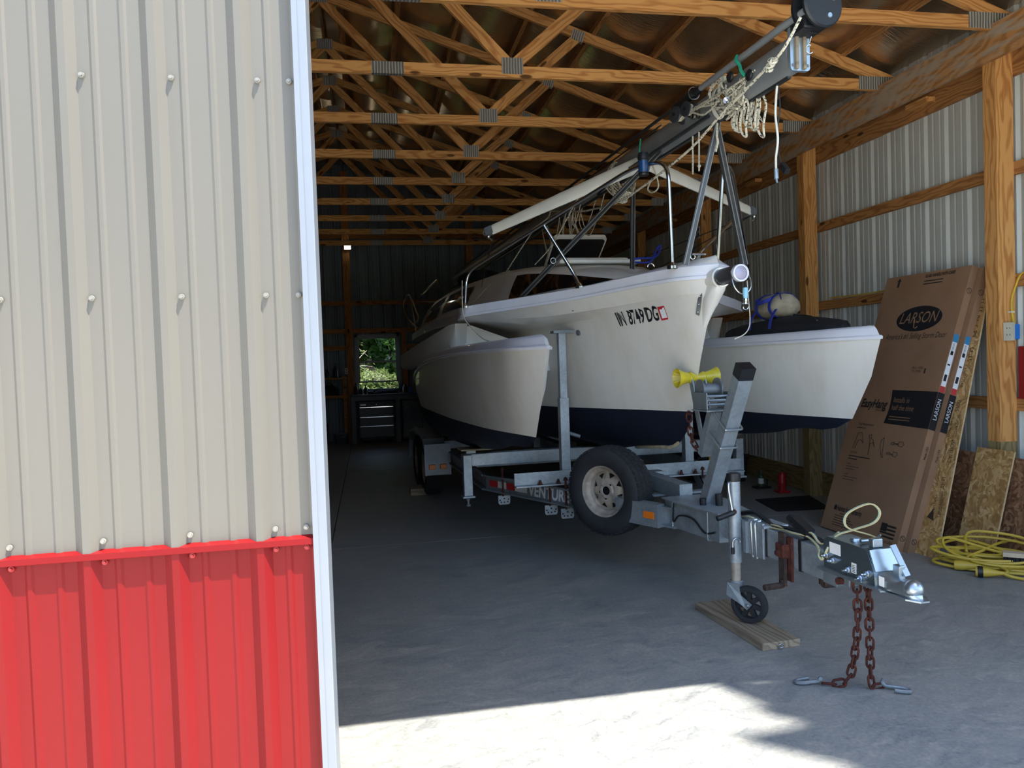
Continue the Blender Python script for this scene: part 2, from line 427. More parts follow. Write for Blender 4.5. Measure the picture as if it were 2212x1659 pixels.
rows = [(2.315, [-.736, -.506, -.276, -.19], 'screw_grey'), (1.708, [-.966, -.738, -.505, -.278, -.188], 'screw_grey'),
        (1.036, [-.976, -.740, -.512, -.280, -.194], 'screw_grey'), (.978, [-.974, -.738, -.508, -.28, -.194], 'screw_red')]
protos = {}
for z, xs, mt in rows:
    for x in xs:
        if mt not in protos:
            o = screw_mesh(mt).build('screw', mt, wf, smooth=True, off=(0, 0, 0)); protos[mt] = o; o.location = (x, YF-.004, z)
        else: copyobj(protos[mt], (x, YF-.004, z), wf)
# framing behind the front wall
for p, q, w, h in (((JX-.11, YF+.11, 0), (JX-.11, YF+.11, 3.7), .13, .114), ((4.47, YF+.11, 0), (4.47, YF+.11, 3.7), .13, .114)):
    member('jamb_post', p, q, w, h, 'pine', wf, up=(0, 1, 0))
member('header', (JX-.1, YF+.10, LINT+.2), (4.4, YF+.10, LINT+.2), .04, .28, 'pine', wf)

# ---- right wall (inside)
wr = empty('wall_right', (0, 0, 0), kind='structure')
plr = lambda s, d, z: (XR+d, s, z)
ribsheet('sheet', YF, YB, -.05, 3.96, plr, 4.98, .019, 'sheet_inside', wr)
PY = [4.82+2.4384*k for k in range(0, 5)]
for y in PY:
    for j, dy in enumerate((-.038, 0, .038)):
        member('post_ply', (4.47, y+dy, .72 if j == 0 else 0), (4.47, y+dy, 3.66), .0375, .14, 'pine', wr, up=(1, 0, 0)) if False else None
    member('post', (4.47, y, .80), (4.47, y, 3.72), .114, .14, 'pine', wr, up=(1, 0, 0))
    member('post_foot', (4.47, y, 0), (4.47, y, .80), .1142, .1402, 'treated', wr, up=(1, 0, 0))
for z in (2.735, 1.945, 1.06):
    GY = [YF]+PY+[YB]
    for k in range(len(GY)-1):
        member('girt', (4.559, GY[k], z), (4.559, GY[k+1]-.005, z), .038, .089, 'pine_dull', wr)
member('skirt_board', (4.559, YF, .12), (4.559, YB, .12), .038, .235, 'treated', wr)
for k in range(0, 5, 2):
    a = PY[k] if k else YF; b = PY[min(k+2, 4)] if k < 4 else YB
    member('header_beam', (4.381, a, 3.605), (4.381, b-.004, 3.605), .038, .241, 'header_wood', wr)
member('outer_header', (4.559, YF, 3.50), (4.559, YB, 3.50), .038, .235, 'pine_dull', wr)
for y in (5.986-.35, 7.205+1.2, 10.9): member('scab_block', (4.50, y-.12, 3.47), (4.50, y+.12, 3.47), .089, .04, 'pine', wr)

# ---- left wall (unseen behind the front wall, closes the room)
wl_ = empty('wall_left', (0, 0, 0), kind='structure')
pll = lambda s, d, z: (XL-d, s, z)
ribsheet('sheet', YF, YB, -.05, 3.96, pll, 4.98, .019, 'sheet_far_shaded', wl_)  # darkened as well, so less light bounces around the rear
for y in PY: member('post', (XL+.11, y, 0), (XL+.11, y, 3.72), .114, .14, 'pine', wl_, up=(1, 0, 0))
for z in (2.735, 1.945, 1.06): member('girt', (XL+.02, YF, z), (XL+.02, YB, z), .038, .089, 'pine_dull', wl_)

# ---- back wall with the window opening
wb = empty('wall_back', (0, 0, 0), kind='structure')
WX0, WX1, WZ0, WZ1 = -.242, .642, .985, 2.105
plb = lambda s, d, z: (s, YB+d, z)
ribsheet('sheet', XL, WX0, -.05, 4.0, plb, .1, .019, 'sheet_far_shaded', wb, top=gable)
ribsheet('sheet', WX1, XR, -.05, 4.0, plb, .1, .019, 'sheet_far_shaded', wb, top=gable)
ribsheet('sheet', WX0, WX1, -.05, WZ0, plb, .1, .019, 'sheet_far_shaded', wb)
ribsheet('sheet', WX0, WX1, WZ1, 4, plb, .1, .019, 'sheet_far_shaded', wb, top=gable)
for x in (-2.8, -.34, 2.1): member('post', (x, YB-.11, 0), (x, YB-.11, gable(x)-.25), .14, .114, 'pine_dull', wb, up=(0, 1, 0))
member('post', (.73, YB-.08, 0), (.73, YB-.08, 2.2), .089, .04, 'pine_dull', wb, up=(0, 1, 0))
for z in (4.05, 2.735, 2.18, .9): member('girt', (XL, YB-.021, z), (XR, YB-.021, z), .038, .089, 'pine_dull', wb)
for xa, xb in ((XL, -.41), (.78, XR)): member('girt', (xa, YB-.021, 1.85), (xb, YB-.021, 1.85), .038, .089, 'pine_dull', wb)
w1 = empty('window_1', ((WX0+WX1)/2, YB-.02, WZ0), kind='structure')
fr = MB(); t = .055; yA, yB2 = YB-.05, YB+.05
fr.box((WX0, yA, WZ0), (WX0+t, yB2, WZ1)); fr.box((WX1-t, yA, WZ0), (WX1, yB2, WZ1)); fr.box((WX0, yA, WZ1-t), (WX1, yB2, WZ1)); fr.box((WX0, yA, WZ0), (WX1, yB2, WZ0+.03))
fr.build('window_frame', 'trim_white', w1)
zm = 1.56
for nm, za, zb, yy in (('upper_sash', zm-.02, WZ1-t, YB+.02), ('lower_sash', WZ0+.16, zm+.02, YB-.012)):
    s = MB(); xa, xb = WX0+t, WX1-t; q = .03
    s.box((xa, yy-.015, za), (xa+q, yy+.015, zb)); s.box((xb-q, yy-.015, za), (xb, yy+.015, zb)); s.box((xa, yy-.015, za), (xb, yy+.015, za+q)); s.box((xa, yy-.015, zb-q), (xb, yy+.015, zb))
    so = s.build(nm, 'trim_white', w1)
    g = MB(); g.box((xa+q, yy-.003, za+q), (xb-q, yy+.003, zb-q)); g.build('pane', 'glass', so)

# ---- roof: trusses, purlins, reflective insulation
CH = EYE+2.2375                              # centre height of the bottom chords
def topz(x): return 5.39-abs(x-XC)/3         # centre line of the top chords
ORD = ['first', 'second', 'third', 'fourth', 'fifth', 'sixth', 'seventh', 'eighth', 'ninth', 'tenth', 'eleventh', 'twelfth']
for k in range(1, 11):
    y = 2.33+SP*k
    T = empty('roof_truss', (XC, y, CH), 'timber roof truss, %s one counted from the open door' % ORD[k-1], 'roof truss', 'roof trusses across the barn')
    xr, xl = 4.54, 2*XC-4.54
    xs = .2509+random.Random(k).uniform(-.03, .03)
    member('bottom_chord', (xl, y, CH), (xr, y, CH), .038, .089, 'pine', T)
    for sg in (1, -1):
        member('top_chord', (XC, y, 5.39), (XC+sg*5.0, y, topz(XC+5.0)), .038, .089, 'pine', T)
        nx = XC+sg*1.5525; qx = XC+sg*2.44
        member('web', (nx-sg*.03, y, CH+.06), (XC+sg*.02, y, 5.33), .0375, .089, 'pine', T)
        member('web', (nx+sg*.02, y, CH+.06), (qx, y, topz(qx)-.03), .0375, .089, 'pine', T)
        member('gusset_plate', (nx-.085, y, CH+.045), (nx+.085, y, CH+.045), .0415, .125, 'gusset', T)
        dq = Vector((sg*1, 0, -1/3)).normalized()
        member('gusset_plate', Vector((qx, y, topz(qx)-.02))-dq*.06, Vector((qx, y, topz(qx)-.02))+dq*.06, .0415, .10, 'gusset', T)
        hx = XC+sg*4.70
        member('gusset_plate', (hx-.16, y, CH+.012), (hx+.16, y, CH+.012), .0415, .11, 'gusset', T)
    member('gusset_plate', (xs-.12, y, CH), (xs+.12, y, CH), .0415, .091, 'gusset', T)
    member('gusset_plate', (XC-.09, y, 5.36), (XC+.09, y, 5.36), .0415, .12, 'gusset', T)
ce = empty('ceiling', (XC, YF, 5.5), kind='structure')
for sg in (1, -1):
    nv = Vector((sg/3, 0, 1)).normalized()
    for i in range(9):
        d = .18+i*.60
        x = XC+sg*d; c = Vector((x, 0, topz(x)))+nv*.09
        member('purlin', (c.x, YF, c.z), (c.x, YB, c.z), .040, .100, 'pine_dull', ce, up=tuple(nv))
    # foil sheet sagging between the purlins
    mb = MB(); rr = random.Random(5+sg); ny, nd = 72, 84
    vs = []
    for j in range(ny+1):
        y = YF-.2+(YB-YF+.4)*j/ny
        for i in range(nd+1):
            d = 5.05*i/nd; ph = ((d-.18) % .60)/.60
            bay = int((d-.18)//.60); sag = (.075+.02*math.sin(bay*2.3+sg))*math.sin(math.pi*ph)*(1+.18*math.sin(y*2.6+bay*1.7))
            x = XC+sg*d; p = Vector((x, y, topz(x)))+nv*(.150-sag)
            vs.append(p)
    fs = [(j*(nd+1)+i, j*(nd+1)+i+1, (j+1)*(nd+1)+i+1, (j+1)*(nd+1)+i) for j in range(ny) for i in range(nd)]
    mb.add(vs, fs); mb.build('insulation_foil', 'foil', ce, smooth=80)
    mb = MB(); a = XC; b = XC+sg*5.25
    ra = Vector((a, 0, topz(a)))+nv*.16; rb = Vector((b, 0, topz(b)))+nv*.16
    mb.add([(ra.x, YF-.25, ra.z), (rb.x, YF-.25, rb.z), (rb.x, YB+.25, rb.z), (ra.x, YB+.25, ra.z), (ra.x, YF-.25, ra.z+.02), (rb.x, YF-.25, rb.z+.02), (rb.x, YB+.25, rb.z+.02), (ra.x, YB+.25, ra.z+.02)],
           [(0, 1, 2, 3), (4, 5, 6, 7), (0, 1, 5, 4), (1, 2, 6, 5), (2, 3, 7, 6), (3, 0, 4, 7)])
    mb.build('roof_sheet', 'sheet_grey', ce)
mb = MB(); mb.prism([(-.30, 5.44), (0, 5.545), (.30, 5.44), (.30, 5.60), (0, 5.68), (-.30, 5.60)], (XC, YF-.25, 0), (1, 0, 0), (0, 0, 1), (0, 1, 0), YB-YF+.5); mb.build('ridge_cap', 'foil', ce)
# ---- lamp on the back wall
L = empty('floodlight', (-.30, YB-.25, 3.80), 'small lit floodlight high on the back wall post', 'lamp')
mb = MB(); mb.box((-.37, YB-.26, 3.76), (-.23, YB-.22, 3.84), bevel=.006); mb.build('housing', 'black_plastic', L)
mb = MB(); mb.tube([(-.30, YB-.22, 3.84), (-.30, YB-.2, 3.90), (-.32, YB-.17, 3.93)], .02, 8); mb.build('bracket', 'black_plastic', L)
emit('lamp_face', '#fff3d8', 22)
mb = MB(); mb.box((-.36, YB-.266, 3.765), (-.24, YB-.2605, 3.835)); mb.build('lens', 'lamp_face', L)
# ------------------------------------------------------------------ boat materials
def gelcoat(name, col, stain, rough=.28, amt=.5):
    m = MN(name); c = lin(col); v = m.coord()
    n = m.noise(m.coord('Object', (1.2, 1.2, .5)), 3.5, 7, .65)
    f = m.ramp(n, [(.45, (0, 0, 0)), (.75, (amt, amt, amt))])
    m.set(color=m.mix(m.node('ShaderNodeSeparateColor', {0: f}).outputs[0], c, lin(stain)), rough=rough, coat=.3)
gelcoat('gelcoat', '#eae7de', '#d3cab5')
gelcoat('gelcoat_cool', '#e3e4ea', '#cfccc8', .38, .35)
simple('antifoul', '#10182b', .6, 0, var=.25, scale=5)
simple('keel_worn', '#b9ae8e', .8, 0, var=.3, scale=20)
simple('tinted', '#0b0c10', .08, 0, var=.1, coat=.5)
simple('mast_grey', '#85898a', .4, .2, var=.12, scale=5)
simple('mast_dark', '#34373a', .4, .3, var=.15)
simple('stainless', '#c9c8c2', .16, 1, var=.06)
simple('dark_tube', '#54524f', .35, .6, var=.1)
simple('spreader_white', '#d9d6c8', .5, 0, var=.08)
simple('letter_black', '#101114', .5)
simple('letter_red', '#c01f2a', .5)
simple('letter_white', '#eceff2', .5)
simple('blue_bit', '#8fc6dc', .4)
simple('rope_green', '#1f9a78', .8)
simple('rope_blue', '#1a2f8f', .8)
simple('pole_carbon', '#3a3b3f', .3, .4, var=.2, scale=12)
simple('lens_grey', '#a9a3b3', .35, .2)
def ropemat(name, a, b, sc=38):
    m = MN(name); v = m.coord()
    w = m.node('ShaderNodeTexChecker', {'Vector': m.coord('Object', (1, 1, 1)), 'Scale': sc, 'Color1': (*lin(a), 1), 'Color2': (*lin(b), 1)}).outputs[0]
    n = m.noise(v, 90, 2)
    f = m.ramp(n, [(.56, (0, 0, 0)), (.62, (1, 1, 1))])
    m.set(color=m.mix(m.node('ShaderNodeSeparateColor', {0: f}).outputs[0], lin(a), lin(b)), rough=.85).bump(m.noise(v, 220, 2), .4, .002)
ropemat('rope_white', '#d6cfb8', '#3a3933'); ropemat('rope_plain', '#c9c3b0', '#a59c86')

# ------------------------------------------------------------------ trimaran, bow towards the door
BRZ = math.atan(.05)
BT = empty('trimaran', (2.10, 3.0, 0), 'white folding trimaran sailboat with dark blue bottom resting on the trailer', 'sailboat', rz=BRZ)
VS = [0, 1.45, 1.7, 2.0, 2.35, 2.7, 3.0, 3.2, 4.0, 5.5, 7.2, 9.2]
rows = dict(
 sheer=(1.24, [2.02,2.02,2.02,2.01,1.99,1.965,1.935,1.92,1.93,1.95,1.95,1.95], [0,.16,.25,.355,.52,.80,1.12,1.22,1.10,1.10,1.05,.95]),
 rimb =(1.25, [1.94,1.94,1.94,1.93,1.91,1.885,1.855,1.84,1.84,1.86,1.86,1.86], [0,.165,.245,.35,.515,.79,1.11,1.21,1.09,1.09,1.04,.94]),
 knu  =(1.29, [1.86,1.86,1.855,1.845,1.83,1.815,1.82,1.82,1.82,1.82,1.82,1.82], [0,.12,.19,.29,.44,.66,.96,1.06,.95,.95,.92,.82]),
 root =(1.34, [1.805,1.805,1.80,1.795,1.785,1.77,1.755,1.75,1.74,1.73,1.73,1.73], [0,.085,.15,.23,.33,.425,.50,.54,.64,.72,.70,.58]),
 mid  =(1.50, [1.46,1.46,1.46,1.46,1.46,1.46,1.46,1.46,1.46,1.46,1.46,1.46], [0,.045,.095,.16,.25,.335,.405,.44,.57,.67,.65,.54]),
 wl   =(1.62, [1.13,1.13,1.125,1.12,1.115,1.11,1.105,1.10,1.09,1.08,1.07,1.06], [0,.02,.06,.115,.195,.28,.35,.385,.51,.61,.59,.49]),
 low1 =(1.71, [1.0,1.0,.99,.98,.97,.96,.95,.95,.93,.92,.92,.93], [0,.012,.045,.095,.165,.24,.31,.345,.47,.56,.53,.43]),
 low2 =(1.83, [.91,.91,.90,.885,.87,.855,.84,.835,.81,.80,.80,.82], [0,.006,.03,.065,.12,.18,.24,.275,.38,.46,.44,.35]),
 keel =(2.10, [.86,.855,.85,.835,.81,.785,.765,.75,.71,.68,.68,.72], [0,0,0,0,0,0,0,0,0,0,0,0]))
def rowpts(nm, sg):
    st, zs, us = rows[nm]; out = []
    for i, v in enumerate(VS):
        if i == 0: vv = st
        else: vv = v+(st-1.30)*max(0, 1-(v-1.30)/1.6)
        out.append(Vector((sg*us[i], vv, zs[i])))
    return smoothpath(out, 5)
def strip(names, sg):
    return [rowpts(n, sg) for n in names]
def bpart(name, names, mat, both=True, parent=None):
    mb = MB()
    for sg in (-1, 1): mb.loft(strip(names, sg))
    return mb.build(name, mat, parent or BT, smooth=55, fix=False)
hull = bpart('main_hull', ['knu', 'root', 'mid', 'wl'], 'gelcoat')
bottom = bpart('hull_bottom', ['wl', 'low1', 'low2', 'keel'], 'antifoul')
# flat band of the flare and the gunwale moulding
flare = bpart('flare_band', ['rimb', 'knu'], 'gelcoat')
mb = MB()
for sg in (-1, 1):
    s = rowpts('sheer', sg); r = rowpts('rimb', sg)
    o = [Vector((p.x+sg*.012, p.y-.006, p.z)) for p in r]; o2 = [Vector((p.x+sg*.012, p.y-.006, p.z-.0)) for p in s]
    ins = [Vector((p.x*.93, p.y+.012, p.z+.012)) for p in s]
    lip = [Vector((p.x+sg*.012, p.y-.006, p.z+.018)) for p in r]; lip2 = [Vector((p.x+sg*.002, p.y, p.z+.022)) for p in r]
    mb.loft([r, o, lip, lip2, s, ins])
gun = mb.build('gunwale', 'gelcoat_cool', BT, smooth=30, fix=False)
mb = MB()
for sg in (-1, 1):
    s = [Vector((p.x*.93, p.y+.012, p.z+.012)) for p in rowpts('sheer', sg)]
    mb.loft([s, [Vector((p.x*.5, p.y+.01, p.z+.035)) for p in s], [Vector((0, p.y+.012, p.z+.045)) for p in s]])
mb.build('deck', 'gelcoat', BT, smooth=60, fix=False)
mb = MB(); st = [rowpts(n, 1)[-1] for n in ('sheer', 'knu', 'root', 'mid', 'wl', 'low1', 'low2', 'keel')]
pts = st+[Vector((-p.x, p.y, p.z)) for p in reversed(st[:-1])]; mb.add(pts, [tuple(range(len(pts)))]); mb.build('transom', 'gelcoat', BT)
# worn strip along the forefoot
kp = rowpts('keel', 1)[:9]; l2 = [rowpts('low2', s)[:9] for s in (-1, 1)]
fore = [rowpts(n, 1)[0] for n in ('low1', 'low2', 'keel')]
mb = MB(); mb.tube(smoothpath([fore[0]+Vector((0, .01, .02)), fore[1], fore[2]+Vector((0, 0, 0)), kp[6], kp[8]], 5), [.002]+[.007]*19+[.002], 6) if False else None
mb.tube(smoothpath([fore[1]+Vector((0, -.002, .01)), (0, 1.95, .873), fore[2], (0, 2.35, .834), (0, 2.6, .808)], 5), [.003]+[.012]*19+[.003], 8)
mb.build('worn_forefoot', 'keel_worn', BT, smooth=True)
# hull surface lookup for things fixed to the port bow
bm_ = bmesh.new(); bm_.from_mesh(hull.data); bm_.transform(Matrix.Identity(4)); HB = BVHTree.FromBMesh(bm_)
def onport(v, z, lift=.002):
    h = HB.ray_cast(Vector((-3, v, z)), Vector((1, 0, 0)))
    if h[0] is None: return Vector((-.1, v, z))
    n = h[1] if h[1].x < 0 else -h[1]
    return h[0]+n*lift
# registration number and sticker
def port_text(txt, v0, z0, dv, size, width, name, mat, offs, lift=.003):
    vs, fs = textmesh(txt, size, offset=offs); mb = MB(); out = []; sx = width/max(x for x, y in vs)
    for x, y in vs: out.append(onport(v0-x*sx-y*.10, z0+y+x*sx*dv, lift))
    mb.add(out, fs); return mb.build(name, mat, BT, fix=False)
port_text('IN 8749 DG', 2.185, 1.712, .037, .132, .415, 'registration_number', 'letter_black', .003)
def port_quad(v0, z0, w, h, mat, lift, name, dv=.055, par=None):
    mb = MB(); n = 4
    vs = [onport(v0-w*i/n, z0+h*j+w*i/n*dv, lift) for j in (0, 1) for i in range(n+1)]
    mb.add(vs, [(i, i+1, n+2+i, n+1+i) for i in range(n)]); return mb.build(name, mat, par or BT, fix=False)
dec = port_quad(1.752, 1.722, .068, .088, 'letter_red', .003, 'registration_decal')
port_quad(1.738, 1.735, .050, .073, 'letter_white', .0045, 'decal_label', par=dec)
for z in (1.785, 1.765): port_quad(1.725, z, .025, .008, 'letter_black', .006, 'decal_print', par=dec)
# stainless stem strap and bolts, thru-hull fittings
mb = MB(); sa, sb = Vector((-.060, 1.345, 1.905)), Vector((-.050, 1.425, 1.735)); mb.bar(sa, sb, .028, .006, up=(-1, -.35, 0)); strap = mb.build('stem_strap', 'stainless', BT)
for i in (.1, .37, .64, .9):
    p = sa.lerp(sb, i)+Vector((-.004, -.001, 0)); mb = MB(); mb.sphere(p, .006, 8, 6, (.6, 1, 1)); mb.build('bolt', 'chrome', strap, smooth=True)
for p, r in ((onport(2.68, 1.69, .004), .022), (Vector((-.505, 2.45, 1.85)), .014)):
    mb = MB(); mb.lathe([(0, .004), (r*.55, .004), (r*.6, .012), (r, .008), (r, -.02)], p, (-1, -.3, -.1), 16); mb.build('through_hull', 'galv_dark', BT, smooth=True)
# ---- bow nose and pole
mb = MB()
secs = []
for (v, z0, z1, w) in ((1.215, 1.905, 1.885, .030), (1.25, 1.92, 1.85, .046), (1.31, 1.93, 1.79, .048), (1.37, 1.93, 1.73, .040), (1.44, 1.90, 1.64, .020)):
    c = (z0+z1)/2; h = abs(z0-z1)/2+.012
    secs.append([(w*math.cos(t), v, c+h*math.sin(t)) for t in [2*math.pi*k/14 for k in range(14)]])
mb.loft(secs, closed=True); mb.build('bow_chin', 'gelcoat', BT, smooth=60)
mb = MB(); mb.lathe([(.050, 0), (.060, .0), (.062, .012), (.060, .12), (.05, .13)], (0, 1.215, 1.938), (0, 1, .01), 28); mb.build('pole_socket', 'gelcoat', BT, smooth=True)
mb = MB(); mb.lathe([(.049, 0), (.053, 0), (.053, .008), (.049, .008)], (0, 1.205, 1.938), (0, 1, 0), 28, closed=True); mb.build('pole_clamp', 'stainless', BT, smooth=True)
mb = MB(); mb.lathe([(.048, .0), (.048, .42)], (0, 1.0, 1.94), (0, 1, 0), 28); pole = mb.build('bow_pole', 'pole_carbon', BT, smooth=True)
mb = MB(); mb.lathe([(.037, -.004), (.041, -.010), (.048, -.007), (.0495, .015), (.048, .02)], (0, 1.0, 1.94), (0, 1, 0), 28); mb.build('end_ring', 'gelcoat_cool', pole, smooth=True)
mb = MB(); mb.lathe([(0, -.012), (.02, -.009), (.036, -.002), (.038, .004)], (0, 1.0, 1.94), (0, 1, 0), 24); mb.build('end_cap', 'lens_grey', pole, smooth=True)
# wire bail under the pole end
mb = MB(); mb.tube(smoothpath([(-.05, 1.02, 1.95), (-.056, 1.0, 1.92), (-.05, .98, 1.86), (-.02, .975, 1.825), (.02, .975, 1.825), (.05, .98, 1.86), (.056, 1.0, 1.92), (.05, 1.02, 1.95)], 6), .004, 8)
bail = mb.build('pole_bail', 'stainless', BT, smooth=True)
mb = MB(); mb.lathe([(0, .03), (.012, .028), (.015, .01), (.015, -.01), (.011, -.03), (0, -.031)], (.01, .972, 1.827), (0, 0, 1), 14); mb.build('blue_ferrule', 'blue_bit', bail, smooth=True)
mb = MB(); mb.lathe([(0, .015), (.009, .013), (.012, 0), (.009, -.02), (0, -.022)], (.01, .972, 1.785), (0, 0, 1), 12); mb.tube(arc((.01, .972, 1.75), (1, 0, 0), (0, 0, 1), .016, -math.pi*1.05, .15, 12), .0035, 8); mb.tube([(-.012, .972, 1.768), (.03, .972, 1.768)], .004, 8); mb.build('swivel_shackle', 'chrome', bail, smooth=True)
mb = MB(); mb.tube(smoothpath([(.022, .99, 1.90), (.03, 1.1, 1.78), (.5, 2.4, 1.66), (.85, 2.8, 1.60)], 8) if False else smoothpath([(.03, .985, 1.895), (.035, .985, 1.80), (.045, .99, 1.70), (.045, 1.0, 1.64), (.02, 1.01, 1.60), (-.03, 1.03, 1.575)], 6), .003, 6); mb.build('tag_line', 'rope_plain', BT, smooth=True)
# strap over the bow and eye
mb = MB(); mb.loft([[(x, 1.40, z+h) for x, z in ((-.075, 1.94), (-.075, 2.03), (-.06, 2.05), (-.05, 2.10))] for h in (0,)] + [[(x+.02, 1.40, z) for x, z in ((-.075, 1.94), (-.075, 2.03), (-.06, 2.05), (-.05, 2.10))]], caps=False)
mb.build('bow_strap', 'dark_tube', BT, fix=False)
mb = MB(); mb.cyl((-.09, 1.4, 2.10), (-.0, 1.4, 2.10), .008, 8); mb.tube(arc((-.08, 1.41, 2.085), (1, 0, 0), (0, 0, 1), .015, 0, 6.28, 14), .003, 6); mb.build('strap_pin', 'stainless', BT, smooth=True)
mb = MB(); mb.tube(arc((-.26, 1.62, 2.05), (1, 0, 0), (0, 0, 1), .022, 0, math.pi, 10), .004, 8); mb.build('bow_eye', 'stainless', BT, smooth=True)

# ---- cabin
CV = [2.42, 2.62, 2.95, 3.3, 3.7, 4.3, 5.2, 6.2, 7.4, 8.4]
CB = [.03, .22, .45, .60, .72, .84, .95, 1.0, .98, .92]
CT = [.0, .13, .33, .47, .58, .68, .76, .80, .80, .76]
CZ = [2.055, 2.105, 2.185, 2.25, 2.30, 2.335, 2.35, 2.35, 2.34, 2.30]
CD = [2.045, 2.035, 2.02, 2.0, 1.985, 1.98, 1.975, 1.975, 1.975, 1.975]
mb = MB(); secs = []
for v, b, t, z, d in zip(CV, CB, CT, CZ, CD):
    zc = z+.03
    half = [(b, d), (b*.62+t*.38, d+(z-d)*.5), (t+.02*(t > .05), z-.03*(z-d)/.3), (t*.86, z+.004), (t*.4, zc-.004), (0, zc)]
    secs.append([(-x, v, zz) for x, zz in half]+[(x, v, zz) for x, zz in reversed(half[:-1])])
mb.loft(secs); n = len(secs[0]); mb.add(secs[-1], [tuple(range(n))])
cabin = mb.build('cabin', 'gelcoat', BT, smooth=35, fix=False)
def cab(v, f, sg, lift=.006):
    for i in range(len(CV)-1):
        if CV[i] <= v <= CV[i+1]: break
    k = (v-CV[i])/(CV[i+1]-CV[i]); b, t, z, d = [(A[i]*(1-k)+A[i+1]*k) for A in (CB, CT, CZ, CD)]
    p0 = Vector((b, d)); p1 = Vector((b*.62+t*.38, d+(z-d)*.5)); p2 = Vector((t+.02, z-.03*(z-d)/.3))
    q = p0.lerp(p1, f*2) if f < .5 else p1.lerp(p2, f*2-1)
    return Vector((sg*(q.x+lift), v-lift*.4, q.y+lift*.35))
def cabwin(name, prof, sg):
    """prof: list of (v, f0, f1)"""
    mb = MB(); pr = []
    for (v, a, b) in prof: pr.append([cab(v, a+(b-a)*j/3, sg) for j in range(4)])
    mb.loft(pr); return mb.build(name, 'tinted', cabin, smooth=True, fix=False)
for sg in (-1, 1):
    cabwin('front_window', [(2.50, .3, .6), (2.62, .22, .8), (2.95, .15, .88), (3.25, .12, .9), (3.5, .12, .9), (3.66, .14, .86)], sg)
    cabwin('side_window', [(4.75, .2, .8), (5.3, .2, .85), (5.9, .2, .82)], sg)
    cabwin('aft_window', [(6.15, .12, .85), (6.8, .12, .85), (7.6, .15, .8)], sg)
# hatch rim on the roof, open hatch lid
mb = MB(); mb.box((-.30, 3.35, 2.30), (.30, 4.2, 2.345), bevel=.015); mb.box((-.36, 3.22, 2.28), (.36, 4.4, 2.315), bevel=.012); mb.build('hatch_rim', 'gelcoat', BT)
HL = [(-.26, 4.10, 2.35), (.26, 4.10, 2.35), (.235, 3.72, 2.60), (-.235, 3.72, 2.60)]
def quadgrid(c, ins, dz): return c
ctr = sum((Vector(p) for p in HL), Vector())/4; ex = (Vector(HL[1])-Vector(HL[0])).normalized(); ey = (Vector(HL[3])-Vector(HL[0])); ey = (ey-ex*ey.dot(ex)).normalized(); ez = ex.cross(ey)
def rrect(w, h, r, n=5):
    out = []
    for cx, cy, a in ((w-r, h-r, 0), (-w+r, h-r, 90), (-w+r, -h+r, 180), (w-r, -h+r, 270)):
        for i in range(n+1):
            t = math.radians(a+90*i/n); out.append((cx+r*math.cos(t), cy+r*math.sin(t)))
    return out
mb = MB(); mb.prism(rrect(.25, .225, .04), ctr, ex, ey, ez, .03); lid = mb.build('hatch_frame', 'gelcoat', BT)
mb = MB(); mb.prism(rrect(.236, .205, .035), ctr-ez*.004-ey*.006, ex, ey, ez, .038); mb.build('hatch_glass', 'tinted', lid)
mb = MB(); mb.tube([(-.24, 4.05, 2.36), (-.23, 3.95, 2.49)], .006, 6); mb.tube([(.24, 4.05, 2.36), (.23, 3.95, 2.49)], .006, 6); mb.build('hatch_stay', 'stainless', lid)
# ---- amas (floats)
AV = [0, 1.55, 1.9, 2.5, 3.5, 4.7, 5.8, 6.6, 7.2]
def ama(sg):
    R = dict(lip=(1.22, [1.555,1.555,1.553,1.55,1.54,1.50,1.41,1.30,1.16], [0,.115,.155,.195,.225,.225,.20,.14,.03]),
             mid=(1.31, [1.32,1.32,1.32,1.31,1.30,1.28,1.22,1.16,1.10], [0,.10,.15,.195,.23,.23,.205,.13,.02]),
             wl =(1.50, [1.04,1.04,1.038,1.035,1.03,1.025,1.01,1.0,.99], [0,.05,.095,.145,.19,.195,.16,.085,.01]),
             lo =(1.66, [.97,.97,.95,.92,.86,.82,.82,.86,.92], [0,.02,.055,.10,.14,.145,.11,.05,.005]),
             ke =(1.82, [.945,.94,.92,.865,.775,.735,.74,.80,.90], [0]*9))
    cx = sg*1.07
    def rp(nm, add=0, lift=0, fw=0):
        st, zs, us = R[nm]; L_, R_ = [], []
        for i, v in enumerate(AV):
            vv = st-fw if i == 0 else v+(st-1.22)*max(0, 1-(v-1.22)/1.3)
            u = us[i]+(add if i else 0)
            L_.append(Vector((cx-max(u, 0), vv, zs[i]+lift))); R_.append(Vector((cx+max(u, 0), vv, zs[i]+lift)))
        return smoothpath(L_, 5), smoothpath(R_, 5)
    A = empty  # noqa
    def part(name, seq, mat, sm=55, par=BT):
        mb = MB()
        for side in (0, 1): mb.loft([s[side] for s in seq])
        return mb.build(name, mat, par, smooth=sm, fix=False)
    h = part('float_hull', [rp('lip'), rp('mid'), rp('wl')], 'gelcoat')
    part('float_bottom', [rp('wl'), rp('lo'), rp('ke')], 'antifoul', par=h)
    lipo = [rp('lip', 0), rp('lip', .016, -.002, .018), rp('lip', .018, .014, .02), rp('lip', .006, .022, .008), rp('lip', .0, .022, -.005)]
    part('float_lip', lipo, 'gelcoat_cool', 30, par=h)
    part('float_deck', [rp('lip', .0, .022, -.01), rp('lip', -.012, .062, -.035), rp('lip', -.03, .076, -.05), rp('lip', -.4, .085, -.055)], 'gelcoat_cool', 40, par=h)
    return h
